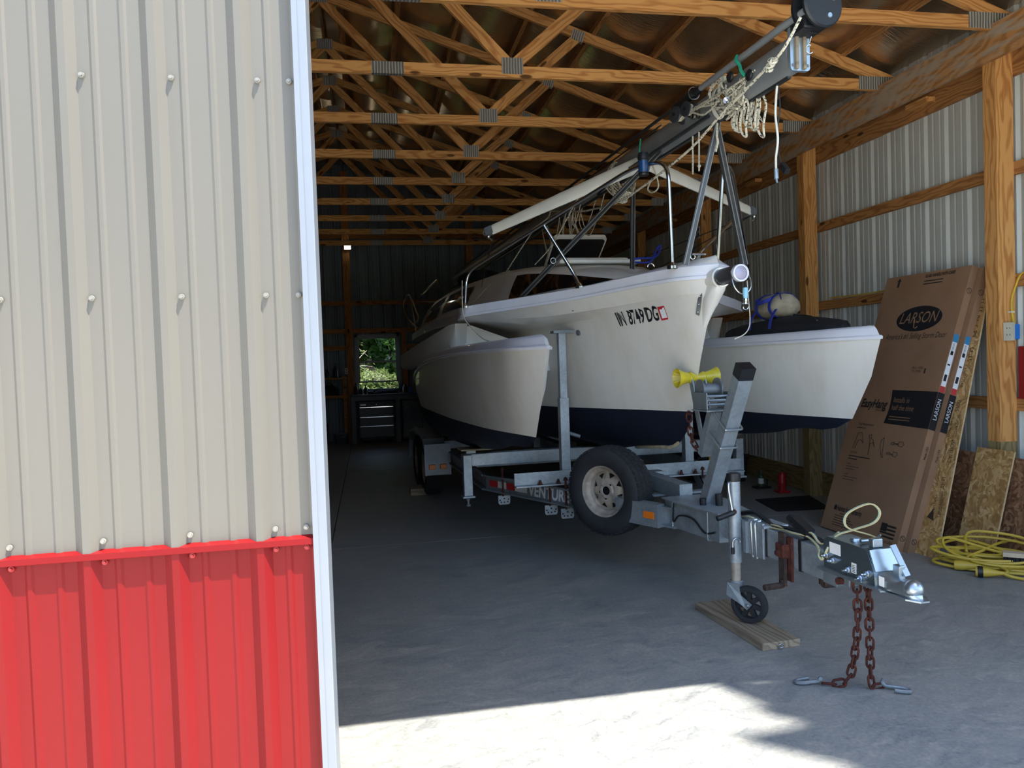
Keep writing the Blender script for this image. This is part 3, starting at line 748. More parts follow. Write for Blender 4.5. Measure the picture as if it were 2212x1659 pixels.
for sg in (-1, 1):
    h = ama(sg)
    # folded beam lying along the float
    mb = MB(); secs = []
    for (u, v, zt, zb, w) in ((1.16, 3.42, 1.815, 1.615, .10), (1.17, 3.55, 1.81, 1.60, .15), (1.22, 5.2, 1.71, 1.51, .16), (1.27, 7.0, 1.605, 1.425, .13)):
        c = (zt+zb)/2; hh = (zt-zb)/2; pr = []
        for (a, b) in ((1, 1), (1, -.5), (.8, -.9), (.3, -1.05), (-1, -1), (-1, .95), (-.8, 1)):
            pr.append((sg*(u+a*w/2), v+(.10*(b < 0)*(v < 3.5)), c+b*hh))
        secs.append(pr)
    mb.loft(secs, closed=True); mb.build('folded_beam', 'gelcoat', BT, smooth=40)
    mb = MB(); mb.prism([(-.36, .62), (-.02, .65), (.08, .55), (.03, .46), (-.35, .47)], (0, 0, 0), (0, 0, 1), (1, 0, 0), (0, 1, 0), 0.001) if False else None
    mb = MB(); poly = [(.50, 1.45), (1.12, 1.45), (1.12, 1.79), (1.06, 1.80), (.50, 1.59)]
    mb.prism([(sg*a, b) for a, b in poly], (0, 3.50, 0), (1, 0, 0), (0, 0, 1), (0, 1, 0), .22); mb.build('beam_root', 'gelcoat', BT)
    mb = MB(); mb.box((sg*.40, 3.3, 1.40), (sg*.62, 3.65, 1.62), bevel=.01); mb.build('beam_bracket', 'gelcoat_cool', BT)
# white shock cord draped from the port wing to the float
mb = MB(); mb.tube(smoothpath([(-1.20, 3.08, 2.13), (-1.215, 3.02, 1.98), (-1.22, 2.95, 1.84), (-1.17, 2.85, 1.74), (-1.12, 2.70, 1.66), (-1.05, 2.55, 1.625)], 6), .004, 6); mb.build('wing_cord', 'rope_plain', BT, smooth=True)

# ---- pulpit rails, mast crutch, struts
def rail(name, pts, r=.0125, fr=.10, mat='stainless'):
    mb = MB(); mb.tube(fillet(pts, fr, 7), r, 10); return mb.build(name, mat, BT, smooth=True)
pl_ = [(-.21, 1.42, 2.02), (-.22, 1.42, 2.66), (-.30, 1.75, 2.70), (-1.16, 3.10, 2.20), (-1.19, 3.05, 1.93)]
rl = rail('pulpit_rail', pl_, fr=.12)
rail('pulpit_strut', [(-.50, 2.30, 1.99), (-.52, 2.34, 2.08), (-.72, 2.42, 2.455)], fr=.08)
rail('pulpit_rail', [(.17, 1.58, 2.02), (.20, 1.52, 2.69), (.36, 1.70, 2.68), (1.10, 2.78, 2.20), (1.16, 2.95, 1.93)], fr=.08)
rail('pulpit_strut', [(-.03, 1.50, 2.05), (.04, 1.55, 2.13), (.42, 1.80, 2.38)], fr=.05, r=.010)
for p in ((-.21, 1.42, 2.025), (-1.19, 3.05, 1.925), (-.50, 2.30, 1.995), (.17, 1.58, 2.03)):
    mb = MB(); mb.lathe([(.012, .03), (.02, .012), (.032, .006), (.032, -.01)], p, (0, 0, 1), 14); mb.build('rail_foot', 'stainless', BT, smooth=True)
def channel(name, p, q, w=.03, h=.03):
    mb = MB(); mb.bar(p, q, w, h); d = (Vector(q)-Vector(p)).normalized(); s = d.cross(Vector((0, 1, 0))).normalized()
    a = mb.build(name, 'dark_tube', BT)
    for k in (-1, 1):
        mb = MB(); mb.bar(Vector(p)+s*k*.012+Vector((0, -.016, 0)), Vector(q)+s*k*.012+Vector((0, -.016, 0)), .005, .005); mb.build('channel_edge', 'mast_grey', a)
    return a
channel('mast_crutch', (0.0, 1.21, 2.84), (-.20, 1.27, 2.02)); channel('mast_crutch', (.0, 1.24, 2.84), (.20, 1.30, 2.02))
channel('mast_strut', (-.03, 1.93, 2.86), (-.77, 2.906, 1.985)); channel('mast_strut', (.15, 2.85, 2.86), (.13, 2.87, 2.14))
mb = MB(); mb.sphere((-.585, 2.56, 2.24), .001, 6, 4); mb.tube(arc((-.60, 2.60, 2.22), (1, 0, 0), (0, 0, 1), .02, 0, 6.28, 14), .003, 6); mb.build('strut_ring', 'stainless', BT, smooth=True)
# bow light on the port rail
mb = MB(); mb.lathe([(0, .075), (.03, .07), (.034, .05), (.034, .03), (.03, .025), (.03, -.055), (.034, -.06), (.03, -.07), (0, -.07)], (-.30, 1.60, 2.68), (0, 0, 1), 18); bl = mb.build('bow_light', 'black_plastic', BT, smooth=True)
simple('lens_blue', '#1c3c66', .15, 0); simple('lens_red', '#5a1a20', .15, 0)
mb = MB(); mb.lathe([(.0315, .02), (.0315, -.05)], (-.30, 1.60, 2.68), (0, 0, 1), 18); mb.build('light_lens', 'lens_blue', bl, smooth=True)
# anchor / windlass clutter and stern pushpit
mb = MB(); mb.tube(fillet([(-.95, 8.6, 1.95), (-.98, 8.7, 2.35), (-.95, 9.1, 2.45), (0, 9.3, 2.45), (.95, 9.1, 2.45), (.98, 8.7, 2.35), (.95, 8.6, 1.95)], .15), .013, 10); mb.build('pushpit_rail', 'stainless', BT, smooth=True)
mb = MB(); mb.tube(fillet([(-1.02, 5.6, 2.33), (-1.02, 5.7, 2.42), (-1.0, 7.4, 2.40), (-1.0, 7.5, 2.30)], .08), .011, 8); mb.build('cabin_grab_rail', 'stainless', BT, smooth=True)
mb = MB()
mb.sphere((-.55, 5.6, 2.40), .22, 14, 8, (1.2, 1.6, .5)); mb.sphere((-.25, 6.3, 2.42), .25, 14, 8, (1.2, 1.8, .5))
mb.build('canvas_cover', 'black_soft', BT, smooth=True)
mb = MB(); mb.tube(smoothpath([(-1.05, 7.6, 1.98), (-1.16, 7.7, 2.12), (-1.2, 7.75, 2.3), (-1.12, 7.8, 2.44), (-1.05, 7.75, 2.25), (-1.02, 7.7, 2.1), (-1.12, 7.65, 2.02)], 5), .014, 8); mb.build('outboard_bracket', 'stainless', BT, smooth=True)
# ------------------------------------------------------------------ mast lying on top of the boat (boat frame)
MT = empty('mast', (2.10, 3.0, 2.92), 'long grey aluminium mast laid along the top of the boat', 'mast', rz=BRZ)
OFF[MT] = Vector((0, 0, 2.92))                # lengths below are in the boat frame
def mst(name, mb, mat, parent=None, smooth=True): return mb.build(name, mat, parent or MT, smooth=smooth)
mb = MB(); secs = []
for v in (.44, 1.0, 3.0, 6.0, 10.6):
    secs.append([(.056*math.cos(t)*(1 if math.sin(t) > 0 else .9), v, 2.925+.09*math.sin(t)) for t in [2*math.pi*k/20 for k in range(20)]])
mb.loft(secs, closed=True); spar = mst('spar', mb, 'mast_grey', smooth=50)
mb = MB(); mb.bar((0, .5, 2.833), (0, 10.5, 2.833), .022, .014); mst('sail_track', mb, 'mast_dark', spar, False)
# hinged foot plate with timber strips
mb = MB(); mb.prism(rrect(.052, .105, .016), (0, .43, 2.935), (1, 0, 0), (0, 0, 1), (0, -1, 0), .022); fp = mst('foot_plate', mb, 'alu_plate', None, False)
for x in (-.022, .018):
    mb = MB(); mb.box((x-.008, .393, 2.835), (x+.008, .409, 3.04), bevel=.003); mst('wood_strip', mb, 'plank_grey', fp, False)
for x, z in ((-.04, 2.855), (.04, 2.855)):
    mb = MB(); mb.lathe([(0, .004), (.006, .004), (.008, 0)], (x, .408, z), (0, -1, 0), 10); mst('rivet', mb, 'galv_dark', fp)
mb = MB(); mb.tube(arc((.045, .40, 2.93), (1, 0, 0), (0, 0, 1), .02, 1.2, 5.6, 14), .003, 6); mb.tube([(.045, .40, 2.96), (.05, .38, 3.0)], .003, 6); mst('ring_pin', mb, 'stainless', fp)
# furling drum
mb = MB(); mb.lathe([(0, .0), (.10, 0), (.108, .008), (.108, .02), (.05, .03), (.05, .075), (.105, .085), (.105, .1), (.03, .11), (.03, .16), (0, .16)], (.03, .26, 3.085), (-.1, 1, 0), 30); dr = mst('furling_drum', mb, 'black_plastic')
mb = MB(); mb.box((-.05, .30, 2.985), (.07, .42, 3.05), bevel=.012); mst('drum_cage', mb, 'black_plastic', dr, False)
for t in range(4):
    mb = MB(); a = t*math.pi/2+.5; mb.lathe([(0, .004), (.011, .004), (.013, -.003)], (.03+.06*math.cos(a), .262, 3.085+.06*math.sin(a)), (0, -1, 0), 10); mst('bolt', mb, 'alu_plate', dr)
# furled forestay foil
mb = MB(); mb.tube([(-.04, .30, 3.062), (-.06, .45, 3.052), (-.06, 1.34, 3.05)], .018, 10); mst('forestay_foil', mb, 'mast_grey')
mb = MB(); mb.lathe([(.012, -.06), (.02, -.05), (.026, 0), (.03, .05), (.03, .12), (.024, .2), (.024, .3), (.012, .34)], (-.06, 1.34, 3.05), (0, 1, 0), 14); mst('foil_clamp', mb, 'black_plastic')
mb = MB(); mb.tube(arc((-.06, 1.38, 3.05), (1, 0, 0), (0, 0, 1), .036, 0, 6.28, 16), .004, 6, closed=False); mst('clamp_ring', mb, 'stainless')
mb = MB(); mb.tube([(-.06, 1.62, 3.05), (-.06, 5.0, 3.04), (-.05, 10.3, 3.02)], .011, 8); mst('forestay', mb, 'mast_dark')
mb = MB(); mb.tube([(-.035, 1.9, 3.02), (-.03, 10.3, 2.99)], .006, 6); mb.tube([(-.07, 2.1, 2.86), (-.2, 6, 2.80), (-.3, 10.3, 2.76)], .005, 6); mb.tube([(-.065, 1.2, 2.86), (-.14, 3.5, 2.80), (-.2, 10, 2.7)], .012, 8); mst('shroud_wires', mb, 'mast_dark')
# collar and winches on the port side
mb = MB(); mb.lathe([(.098, 0), (.104, 0), (.104, .03), (.098, .03)], (0, 1.14, 2.925), (0, 1, 0), 28, closed=True)
mb.v = [(x*.62, y, 2.925+(z-2.925)*.93) for x, y, z in mb.v]; mst('collar', mb, 'spreader_white')
wdir = Vector((-1, -.35, -.05)).normalized()
for v, r, s in ((1.53, .05, 1), (1.42, .045, .7)):
    mb = MB(); c = Vector((-.055, v, 2.965))
    mb.lathe([(0, .085*s), (r*.55, .085*s), (r*.9, .08*s), (r, .072*s), (r*.62, .06*s), (r*.55, .03*s), (r*.8, .012*s), (r*1.05, 0), (r*1.05, -.03)], c, wdir, 20); w = mst('winch', mb, 'mast_dark')
    mb = MB(); mb.lathe([(0, .088*s), (.012, .088*s), (.012, .08*s)], c, wdir, 10); mst('winch_socket', mb, 'black_plastic', w)
    mb = MB()
    for j in range(3): mb.tube(arc(c+wdir*(.028+.013*j)*s, wdir.orthogonal().normalized(), wdir.cross(wdir.orthogonal().normalized()), r*.66, 0, 6.28, 16), .0055, 6)
    mst('winch_rope', mb, 'rope_white', w)
mb = MB(); mb.box((-.075, 1.36, 2.90), (-.052, 1.40, 2.97), bevel=.004); mb.tube(arc((-.075, 1.30, 2.90), (0, 1, 0), (0, 0, 1), .02, 0, 6.28, 14), .006, 6); mst('cleat', mb, 'stainless')
# spreaders
for tip, root in (((-1.0, 2.85, 2.485), (-.03, 2.27, 2.86)), ((1.0, 2.57, 2.60), (.03, 2.27, 2.86))):
    p, q = Vector(root), Vector(tip); d = (q-p).normalized(); up = Vector((0, .35, 1)); s = d.cross(up).normalized(); u2 = s.cross(d)
    mb = MB(); secs = []
    for f, h in ((0, .062), (.5, .052), (1, .04)):
        c = p.lerp(q, f); secs.append([c+s*(.018*math.cos(t))+u2*(h*math.sin(t)) for t in [2*math.pi*k/14 for k in range(14)]])
    mb.loft(secs, closed=True); sp = mst('spreader', mb, 'spreader_white', None, 50)
    mb = MB(); mb.obox(q+d*.02, (d, s, u2), (.03, .022, .03)); mb.tube(arc(q+d*.05, d, u2, .022, -1.7, 1.7, 10), .006, 8); mst('spreader_tip', mb, 'galv_dark', sp)
    mb = MB(); mb.sphere(q+d*.04-u2*.04, .018, 10, 8); mb.tube([q+d*.04-u2*.05, q+d*.02-u2*.085], .007, 8); mst('tip_shackle', mb, 'stainless', sp)
    sgn = -1 if q.x < 0 else 1
    mb = MB()
    e1 = Vector((sgn*.62, 5.2, 2.38)); e2 = Vector((sgn*.75, 4.6, 2.20))
    mb.tube([q-u2*.05, e1], .004, 5); mb.tube([q-u2*.05, e2], .004, 5); mst('spreader_wires', mb, 'mast_dark', sp)
# ---- lines
def rope(name, pts, r=.006, mat='rope_white', n=6, smooth=6, parent=None):
    mb = MB(); mb.tube(smoothpath(pts, smooth), r, n); return mst(name, mb, mat, parent)
rope('long_halyard', [(-.08, .28, 3.02), (-.12, .369, 2.901), (-.12, .57, 2.86), (-.12, .748, 2.825), (-.12, .942, 2.792), (-.13, 1.273, 2.705), (-.15, 1.654, 2.65), (-.16, 2.103, 2.615), (-.15, 2.542, 2.625), (-.13, 2.944, 2.675), (-.12, 3.402, 2.74), (-.13, 4.2, 2.90)], .0075)
rope('halyard_tail', [(-.13, 4.2, 2.90), (-.15, 4.25, 2.84), (-.3, 4.25, 2.71), (-.58, 4.2, 2.33)], .0055)
rope('halyard_tail', [(-.08, 3.2, 2.92), (-.15, 3.30, 2.84), (-.3, 3.58, 2.50), (-.44, 3.70, 2.33)], .0055)
rope('deck_line', [(-.60, 4.0, 2.315), (-.72, 4.2, 2.23), (-.84, 4.3, 2.10), (-.93, 4.5, 2.0)], .005, 'rope_white')
rr = random.Random(3)
# knot bundle on the halyard
mb = MB()
for i in range(5):
    a = Vector((rr.uniform(-1, 1), rr.uniform(-1, 1), rr.uniform(-1, 1))).normalized(); b = a.orthogonal().normalized()
    mb.tube(arc((-.12, .45+.01*i, 2.885-.006*i), a, b, .018, 0, 5.6, 12), .0072, 6)
mst('halyard_knot', mb, 'rope_white')
# turns of rope round the mast
for k in range(6):
    mb = MB(); v0 = 1.02+k*.022; tw = rr.uniform(-.05, .05); pts = []
    for i in range(25):
        t = 2*math.pi*i/24; pts.append((.068*math.cos(t)+.006*rr.uniform(-1, 1)-.005, v0+.05*math.sin(t*1)+tw*math.cos(t), 2.925+.105*math.sin(t)+.012*(k % 3)))
    mb.tube(pts, .0065, 6); mst('rope_turn', mb, 'rope_white')
for k in range(7):
    v0 = .80+.05*k; rope('rope_run', [(-.065, v0-.1, 2.93+.02*rr.uniform(-1, 1)), (-.085, v0+.1, 2.90+.03*rr.uniform(-1, 1)), (-.075, v0+.3, 2.94), (-.06, v0+.6, 2.96+.02*k/7)], .0055)
# hanging loops of the coil
for k, (dv, dz, w) in enumerate(((.0, 0, .03), (.05, .03, .035), (-.05, .015, .03), (.12, .05, .025), (-.09, -.02, .03), (.17, .07, .02), (.08, .06, .04))):
    x = -.03+.012*k-.02*(k % 2)
    mb = MB(); c = Vector((x, .87+dv, 2.84)); pts = []
    for i in range(21):
        t = -math.pi*.5+2*math.pi*i/20
        pts.append((c.x+.008*math.sin(3*t), c.y+w*math.sin(t+math.pi/2)*(1.1), 2.755+dz+ (.105-.3*dz)*math.sin(-t if False else t)))
    mb.tube(smoothpath(pts, 2), .0065, 6); mst('coil_loop', mb, 'rope_white')
for k in range(9):
    a = Vector((rr.uniform(-.4, .4), 1, rr.uniform(-.6, .6))).normalized(); b = Vector((rr.uniform(-.5, .5), rr.uniform(-.4, .4), 1)).normalized()
    mb = MB(); mb.tube(smoothpath([Vector((-.055+rr.uniform(-.02, .02), .93+rr.uniform(-.09, .12), 2.87+rr.uniform(-.06, .05)))+a*.05*math.cos(t)+b*.045*math.sin(t) for t in [i*.62 for i in range(10)]], 4), .006, 6); mst('coil_loop', mb, 'rope_white')
# frayed tail
mb = MB()
for k in range(14): mb.tube(smoothpath([(.0, .80, 2.80), (.0+rr.uniform(-.012, .012), .80+rr.uniform(-.02, .02), 2.76), (rr.uniform(-.03, .03), .80+rr.uniform(-.035, .035), 2.705+rr.uniform(-.02, .02))], 3), .0016, 4)
mst('frayed_tail', mb, 'rope_plain')
# blocks, green lashings
for (v, z) in ((.93, 2.985), (.74, 2.925)):
    mb = MB(); mb.sphere((-.075, v, z), .03, 12, 8, (.45, 1, 1)); mb.cyl((-.09, v, z), (-.06, v, z), .012, 10); mst('pulley_block', mb, 'black_plastic')
rope('green_lashing', [(-.07, .86, 3.07), (-.09, .84, 3.04), (-.085, .81, 3.0), (-.09, .79, 2.965), (-.08, .77, 2.93)], .009, 'rope_green')
rope('green_lashing', [(-.09, 2.12, 2.99), (-.10, 2.12, 2.90), (-.095, 2.13, 2.84)], .005, 'rope_green')
mb = MB(); mb.cyl((-.10, .93, 2.86), (-.085, .99, 2.90), .018, 12); mb.cyl((-.105, .90, 2.84), (-.1, .93, 2.86), .006, 8); mst('snap_shackle', mb, 'chrome')
# dangling wires with plugs
rope('antenna_cable', [(.02, .47, 2.88), (.0, .55, 2.872), (0, .598, 2.85), (.0, .625, 2.70), (0, .61, 2.565), (0, .63, 2.478), (0, .631, 2.40)], .006, 'spreader_white')
rope('power_cable', [(.02, .50, 2.87), (.01, .60, 2.85), (.01, .60, 2.72), (.01, .63, 2.60), (.01, .62, 2.50), (.01, .60, 2.43)], .0035, 'black_plastic')
mb = MB(); mb.cyl((0, .631, 2.42), (0, .631, 2.37), .011, 10); mb.cyl((0, .631, 2.37), (.0, .625, 2.35), .006, 8); mst('cable_plug', mb, 'alu_plate')
mb = MB(); mb.obox((.012, .575, 2.41), ((0, -.7, -.7), (1, 0, 0), (0, .7, -.7)), (.03, .013, .014)); mst('cable_plug', mb, 'black_plastic')
for v in (1.487, 1.404): rope('rope_tail', [(-.02, v, 2.83), (-.02, v+.005, 2.72), (-.02, v+.012, 2.60)], .0055, 'rope_plain')
mb = MB(); mb.sphere((-.02, 1.413, 2.63), .011, 8, 6); mst('tail_knot', mb, 'rope_plain')
rope('knotted_tail', [(-.01, 1.20, 2.82), (-.02, 1.19, 2.75), (-.01, 1.2, 2.71), (-.02, 1.21, 2.66)], .007, 'rope_plain')
# coil of rope further aft
for k in range(9):
    mb = MB(); c = Vector((-.03, 2.60+.02*k, 2.86-.005*k)); w = .10+.004*k
    mb.tube([(c.x+.085*math.sin(t)+.01*math.sin(5*t+k), c.y+.07*math.cos(t), c.z+.13*math.cos(t+.3)-.02) for t in [2*math.pi*i/20 for i in range(21)]], .0055, 6); mst('aft_coil_turn', mb, 'rope_white')
for k in range(6):
    x = rr.uniform(-.10, .05); v = 3.1+.25*k
    rope('hanging_line', [(x, v, 2.84), (x-.02, v+.15, 2.62+rr.uniform(-.06, .06)), (x, v+.45, 2.58+rr.uniform(-.06, .06)), (x+.02, v+.7, 2.84)], .004, 'rope_plain')
for k in range(8):
    x = rr.uniform(-.10, .04); v = 3.9+rr.uniform(-.25, .25); rope('hanging_strand', [(x, v, 2.84), (x+rr.uniform(-.03, .03), v+.02, 2.72), (x+rr.uniform(-.03, .03), v+rr.uniform(-.05, .05), 2.60+rr.uniform(-.05, .05))], .004, 'rope_plain')
rope('side_loop', [(.05, 2.25, 2.86), (.08, 2.22, 2.70), (.06, 2.28, 2.66), (.05, 2.34, 2.70), (.06, 2.28, 2.76)], .0055, 'rope_plain')
rope('blue_strap', [(.12, 2.86, 2.26), (.2, 2.85, 2.27), (.32, 2.9, 2.28), (.42, 3.0, 2.33), (.46, 3.05, 2.40), (.40, 3.0, 2.36), (.30, 2.9, 2.25), (.13, 2.86, 2.24)], .009, 'rope_blue')
rope('black_hook', [(-.05, 2.95, 2.84), (-.09, 3.0, 2.80), (-.10, 2.9, 2.78), (-.07, 2.78, 2.80)], .008, 'black_plastic')
# ------------------------------------------------------------------ boat trailer (boat frame: u across, v along, z up)
TR = empty('boat_trailer', (2.10, 3.0, 0), 'galvanised steel boat trailer with spare wheel and jack under the trimaran', 'trailer', rz=BRZ)
simple('poly_yellow', '#c9b62a', .35, 0, var=.15, scale=20, coat=.2)
simple('amber', '#e8771a', .3, 0, var=.08)
simple('refl_red', '#c0262b', .35); simple('refl_white', '#e6e6e2', .35)
simple('rim_worn', '#a49a8c', .6, .3, var=.35, scale=16, bump=.2)
simple('label_white', '#d9d9d6', .6)
simple('fender_grey', '#8f979c', .5, .3, var=.15)
simple('wire_green', '#5d8a6d', .5); simple('wire_yellow', '#b3a878', .5); simple('wire_white', '#d8d3c0', .5)
def tp(name, mb, mat, parent=None, smooth=False, label=None): return mb.build(name, mat, parent or TR, smooth=smooth, label=label)
def bx(name, a, b, mat='galvanised', parent=None, bevel=.004, label=None):
    mb = MB(); mb.box(a, b, bevel=bevel); return tp(name, mb, mat, parent, label=label)
def br(name, p, q, w, h, mat='galvanised', parent=None, up=(0, 0, 1)):
    mb = MB(); mb.bar(p, q, w, h, up); return tp(name, mb, mat, parent)
tongue = bx('tongue', (-.052, .20, .430), (.052, 1.80, .575))
for v in (.42, .72): bx('black_strap', (-.056, v-.012, .425), (.056, v+.012, .580), 'black_plastic', tongue, .002)
bx('tongue_end', (-.056, .14, .425), (.056, .24, .50), 'galv_dark')
# junction box where the rails meet
mb = MB(); mb.prism([(-.09, 1.15), (.09, 1.15), (.15, 1.62), (.15, 1.75), (-.15, 1.75), (-.15, 1.62)], (0, 0, .405), (1, 0, 0), (0, 1, 0), (0, 0, 1), .165); tp('junction_box', mb, 'galvanised')
mb = MB(); mb.prism([(-.11, 1.12), (.11, 1.12), (.18, 1.62), (.18, 1.74), (-.18, 1.74), (-.18, 1.62)], (0, 0, .572), (1, 0, 0), (0, 1, 0), (0, 0, 1), .008); tp('junction_plate', mb, 'galvanised')
for sg in (-1, 1):
    P = [(sg*.12, 1.62, .465), (sg*.96, 3.58, .465), (sg*.96, 9.0, .465)]
    nm = 'side_rail'
    mb = MB()
    for p, q in zip(P[:-1], P[1:]):
        mb.bar(p, q, .012, .13); d = (Vector(q)-Vector(p)).normalized(); s = Vector((-d.y, d.x, 0))*(1 if sg < 0 else -1)
        for zz in (.525, .405): mb.bar(Vector(p)-s*.02*-1+Vector((0, 0, zz-.465)), Vector(q)+s*.02+Vector((0, 0, zz-.465)), .05, .01)
    rl_ = tp(nm, mb, 'galvanised')
    # channel end with reflector
    d = (Vector(P[1])-Vector(P[0])).normalized(); out = Vector((sg*abs(d.y), -abs(d.x), 0))
    c = Vector((sg*.24, 1.90, .465))
    mb = MB(); mb.obox(c+out*.035, (d, out, (0, 0, 1)), (.19, .035, .075)); e = tp('rail_bracket', mb, 'galvanised', rl_)
    mb = MB(); mb.obox(c+out*.072-d*.115, (d, out, (0, 0, 1)), (.045, .002, .022)); tp('side_reflector', mb, 'amber', rl_)
    if sg < 0:
        # decal and reflective tape on the outer face
        o = Vector((-.53, 2.58, .425))+out*.009
        vs, fs = textmesh('VENTURE', .125, shear=.12, offset=.004); mb = MB(); L = max(x for x, y in vs)
        mb.add([o+d*(.50-x*.50/L)+Vector((0, 0, y)) for x, y in vs], fs); tp('rail_lettering', mb, 'letter_white', rl_)
        vs2, fs2 = textmesh('VENTURE', .125, shear=.12, offset=.011); mb = MB()
        mb.add([o-out*.002+d*(.50-x*.50/L)+Vector((0, 0, y)) for x, y in vs2], fs2); tp('rail_lettering_outline', mb, 'letter_black', rl_)
        for k, (a, b, mt) in enumerate(((.52, .68, 'refl_white'), (.68, .80, 'refl_red'), (.80, .92, 'refl_white'), (.92, 1.04, 'refl_red'))):
            q0 = Vector((-.53, 2.58, .435))+out*.008
            mb = MB(); mb.add([q0+d*a, q0+d*b, q0+d*b+Vector((0, 0, .055)), q0+d*a+Vector((0, 0, .055))], [(0, 1, 2, 3)]); tp('reflective_tape', mb, mt, rl_)
    # perforated clamp plates under the rail with U-bolts
    for t in ((1.06, 1.25, 1.86) if sg < 0 else (1.1,)):
        c = Vector((sg*.12, 1.62, 0))+d*t+out*.02
        pl2 = []
        mb = MB(); w, h = .05, .075
        outer = [(-w, 0), (w, 0), (w, -h*.8), (w*.8, -h), (-w*.8, -h), (-w, -h*.8)]
        mb.prism(outer, c+Vector((0, -.004, .385)), (1, 0, 0), (0, 0, 1), (0, 1, 0), .006); plt = tp('clamp_plate', mb, 'galvanised', rl_)
        for hx, hz in ((0, -.025), (-.036, -.038), (.036, -.034), (-.026, -.055), (0, -.056), (.028, -.052)):
            mb = MB(); mb.lathe([(0, 0), (.0065, 0), (.0065, .002)], c+Vector((hx, -.0045, .385+hz)), (0, -1, 0), 10); tp('hole', mb, 'letter_black', plt)
        mb = MB(); mb.tube([c+Vector((-.01, -.01, .38)), c+Vector((-.01, -.01, .62))], .008, 8); mb.lathe([(0, .014), (.014, .014), (.014, 0), (.02, 0), (.02, -.004)], c+Vector((-.01, -.01, .60)), (0, 0, 1), 6); tp('u_bolt', mb, 'rust', rl_)
# cross members
mb = MB(); mb.box((-.93, 2.68, .555), (.93, 2.69, .655)); mb.box((-.93, 2.62, .555), (.93, 2.69, .564)); cm = tp('front_cross_member', mb, 'galvanised')
for u in (-.74, -.60, .40, .52): mb = MB(); mb.lathe([(0, .03), (.009, .03), (.009, .016), (.013, .016), (.013, 0), (.022, 0), (.022, -.004)], (u, 2.65, .568), (0, 0, 1), 8); tp('rusty_nut', mb, 'rust', cm)
bx('cross_bunk', (-1.22, 3.22, .655), (1.22, 3.32, .755), bevel=.006)
bx('mid_cross_member', (-.90, 2.02, .50), (.9, 2.06, .545)) if False else bx('mid_cross_member', (-.34, 2.02, .53), (.34, 2.10, .545), bevel=.002)
for sg in (-1, 1):
    bx('bunk_support', (sg*1.16, 3.15, .43), (sg*1.23, 3.22, .755)); bx('support_foot', (sg*1.145, 3.13, .415), (sg*1.245, 3.24, .43))
    mb = MB(); mb.cyl((sg*1.195, 3.185, .35), (sg*1.195, 3.185, .42), .008, 8); mb.lathe([(0, 0), (.018, 0), (.018, .014), (0, .014)], (sg*1.195, 3.185, .345), (0, 0, 1), 8); mb.lathe([(0, 0), (.016, 0), (.016, .014), (0, .014)], (sg*1.195, 3.185, .39), (0, 0, 1), 8); tp('levelling_bolt', mb, 'zinc', smooth=True)
    bx('float_post', (sg*1.11, 3.24, .755), (sg*1.19, 3.31, .79)); bx('float_pad', (sg*.98, 3.18, .785), (sg*1.24, 3.38, .80), 'plank_grey')
    # guide posts
    bx('guide_post', (sg*.51-.036, 2.72, .565), (sg*.51+.036, 2.79, 1.20)); bx('guide_post_upper', (sg*.51-.029, 2.727, 1.19), (sg*.51+.029, 2.783, 1.70))
    mb = MB(); mb.prism([(-.075, -.01), (.085, -.01), (.085, .008), (.05, .014), (-.075, .008)], (sg*.51, 2.70, 1.70), (1, 0, 0), (0, 0, 1), (0, 1, 0), .09); tp('guide_post_cap', mb, 'galv_dark')
    mb = MB(); mb.cyl((sg*.48, 2.74, .93), (sg*.40, 2.70, .90), .014, 10); tp('adjuster_bolt', mb, 'galv_dark', smooth=True)
br('keel_beam', (0, 1.75, .60), (0, 9.0, .60), .09, .10)
for v in (2.4, 3.26, 5.2, 7.4): bx('keel_support', (-.12, v-.05, .55), (.12, v+.05, rows['keel'][1][4]-.16 if v < 3 else .66))
for v in (5.0, 6.9, 8.8): bx('rear_cross_member', (-.96, v-.04, .40), (.96, v+.04, .50))
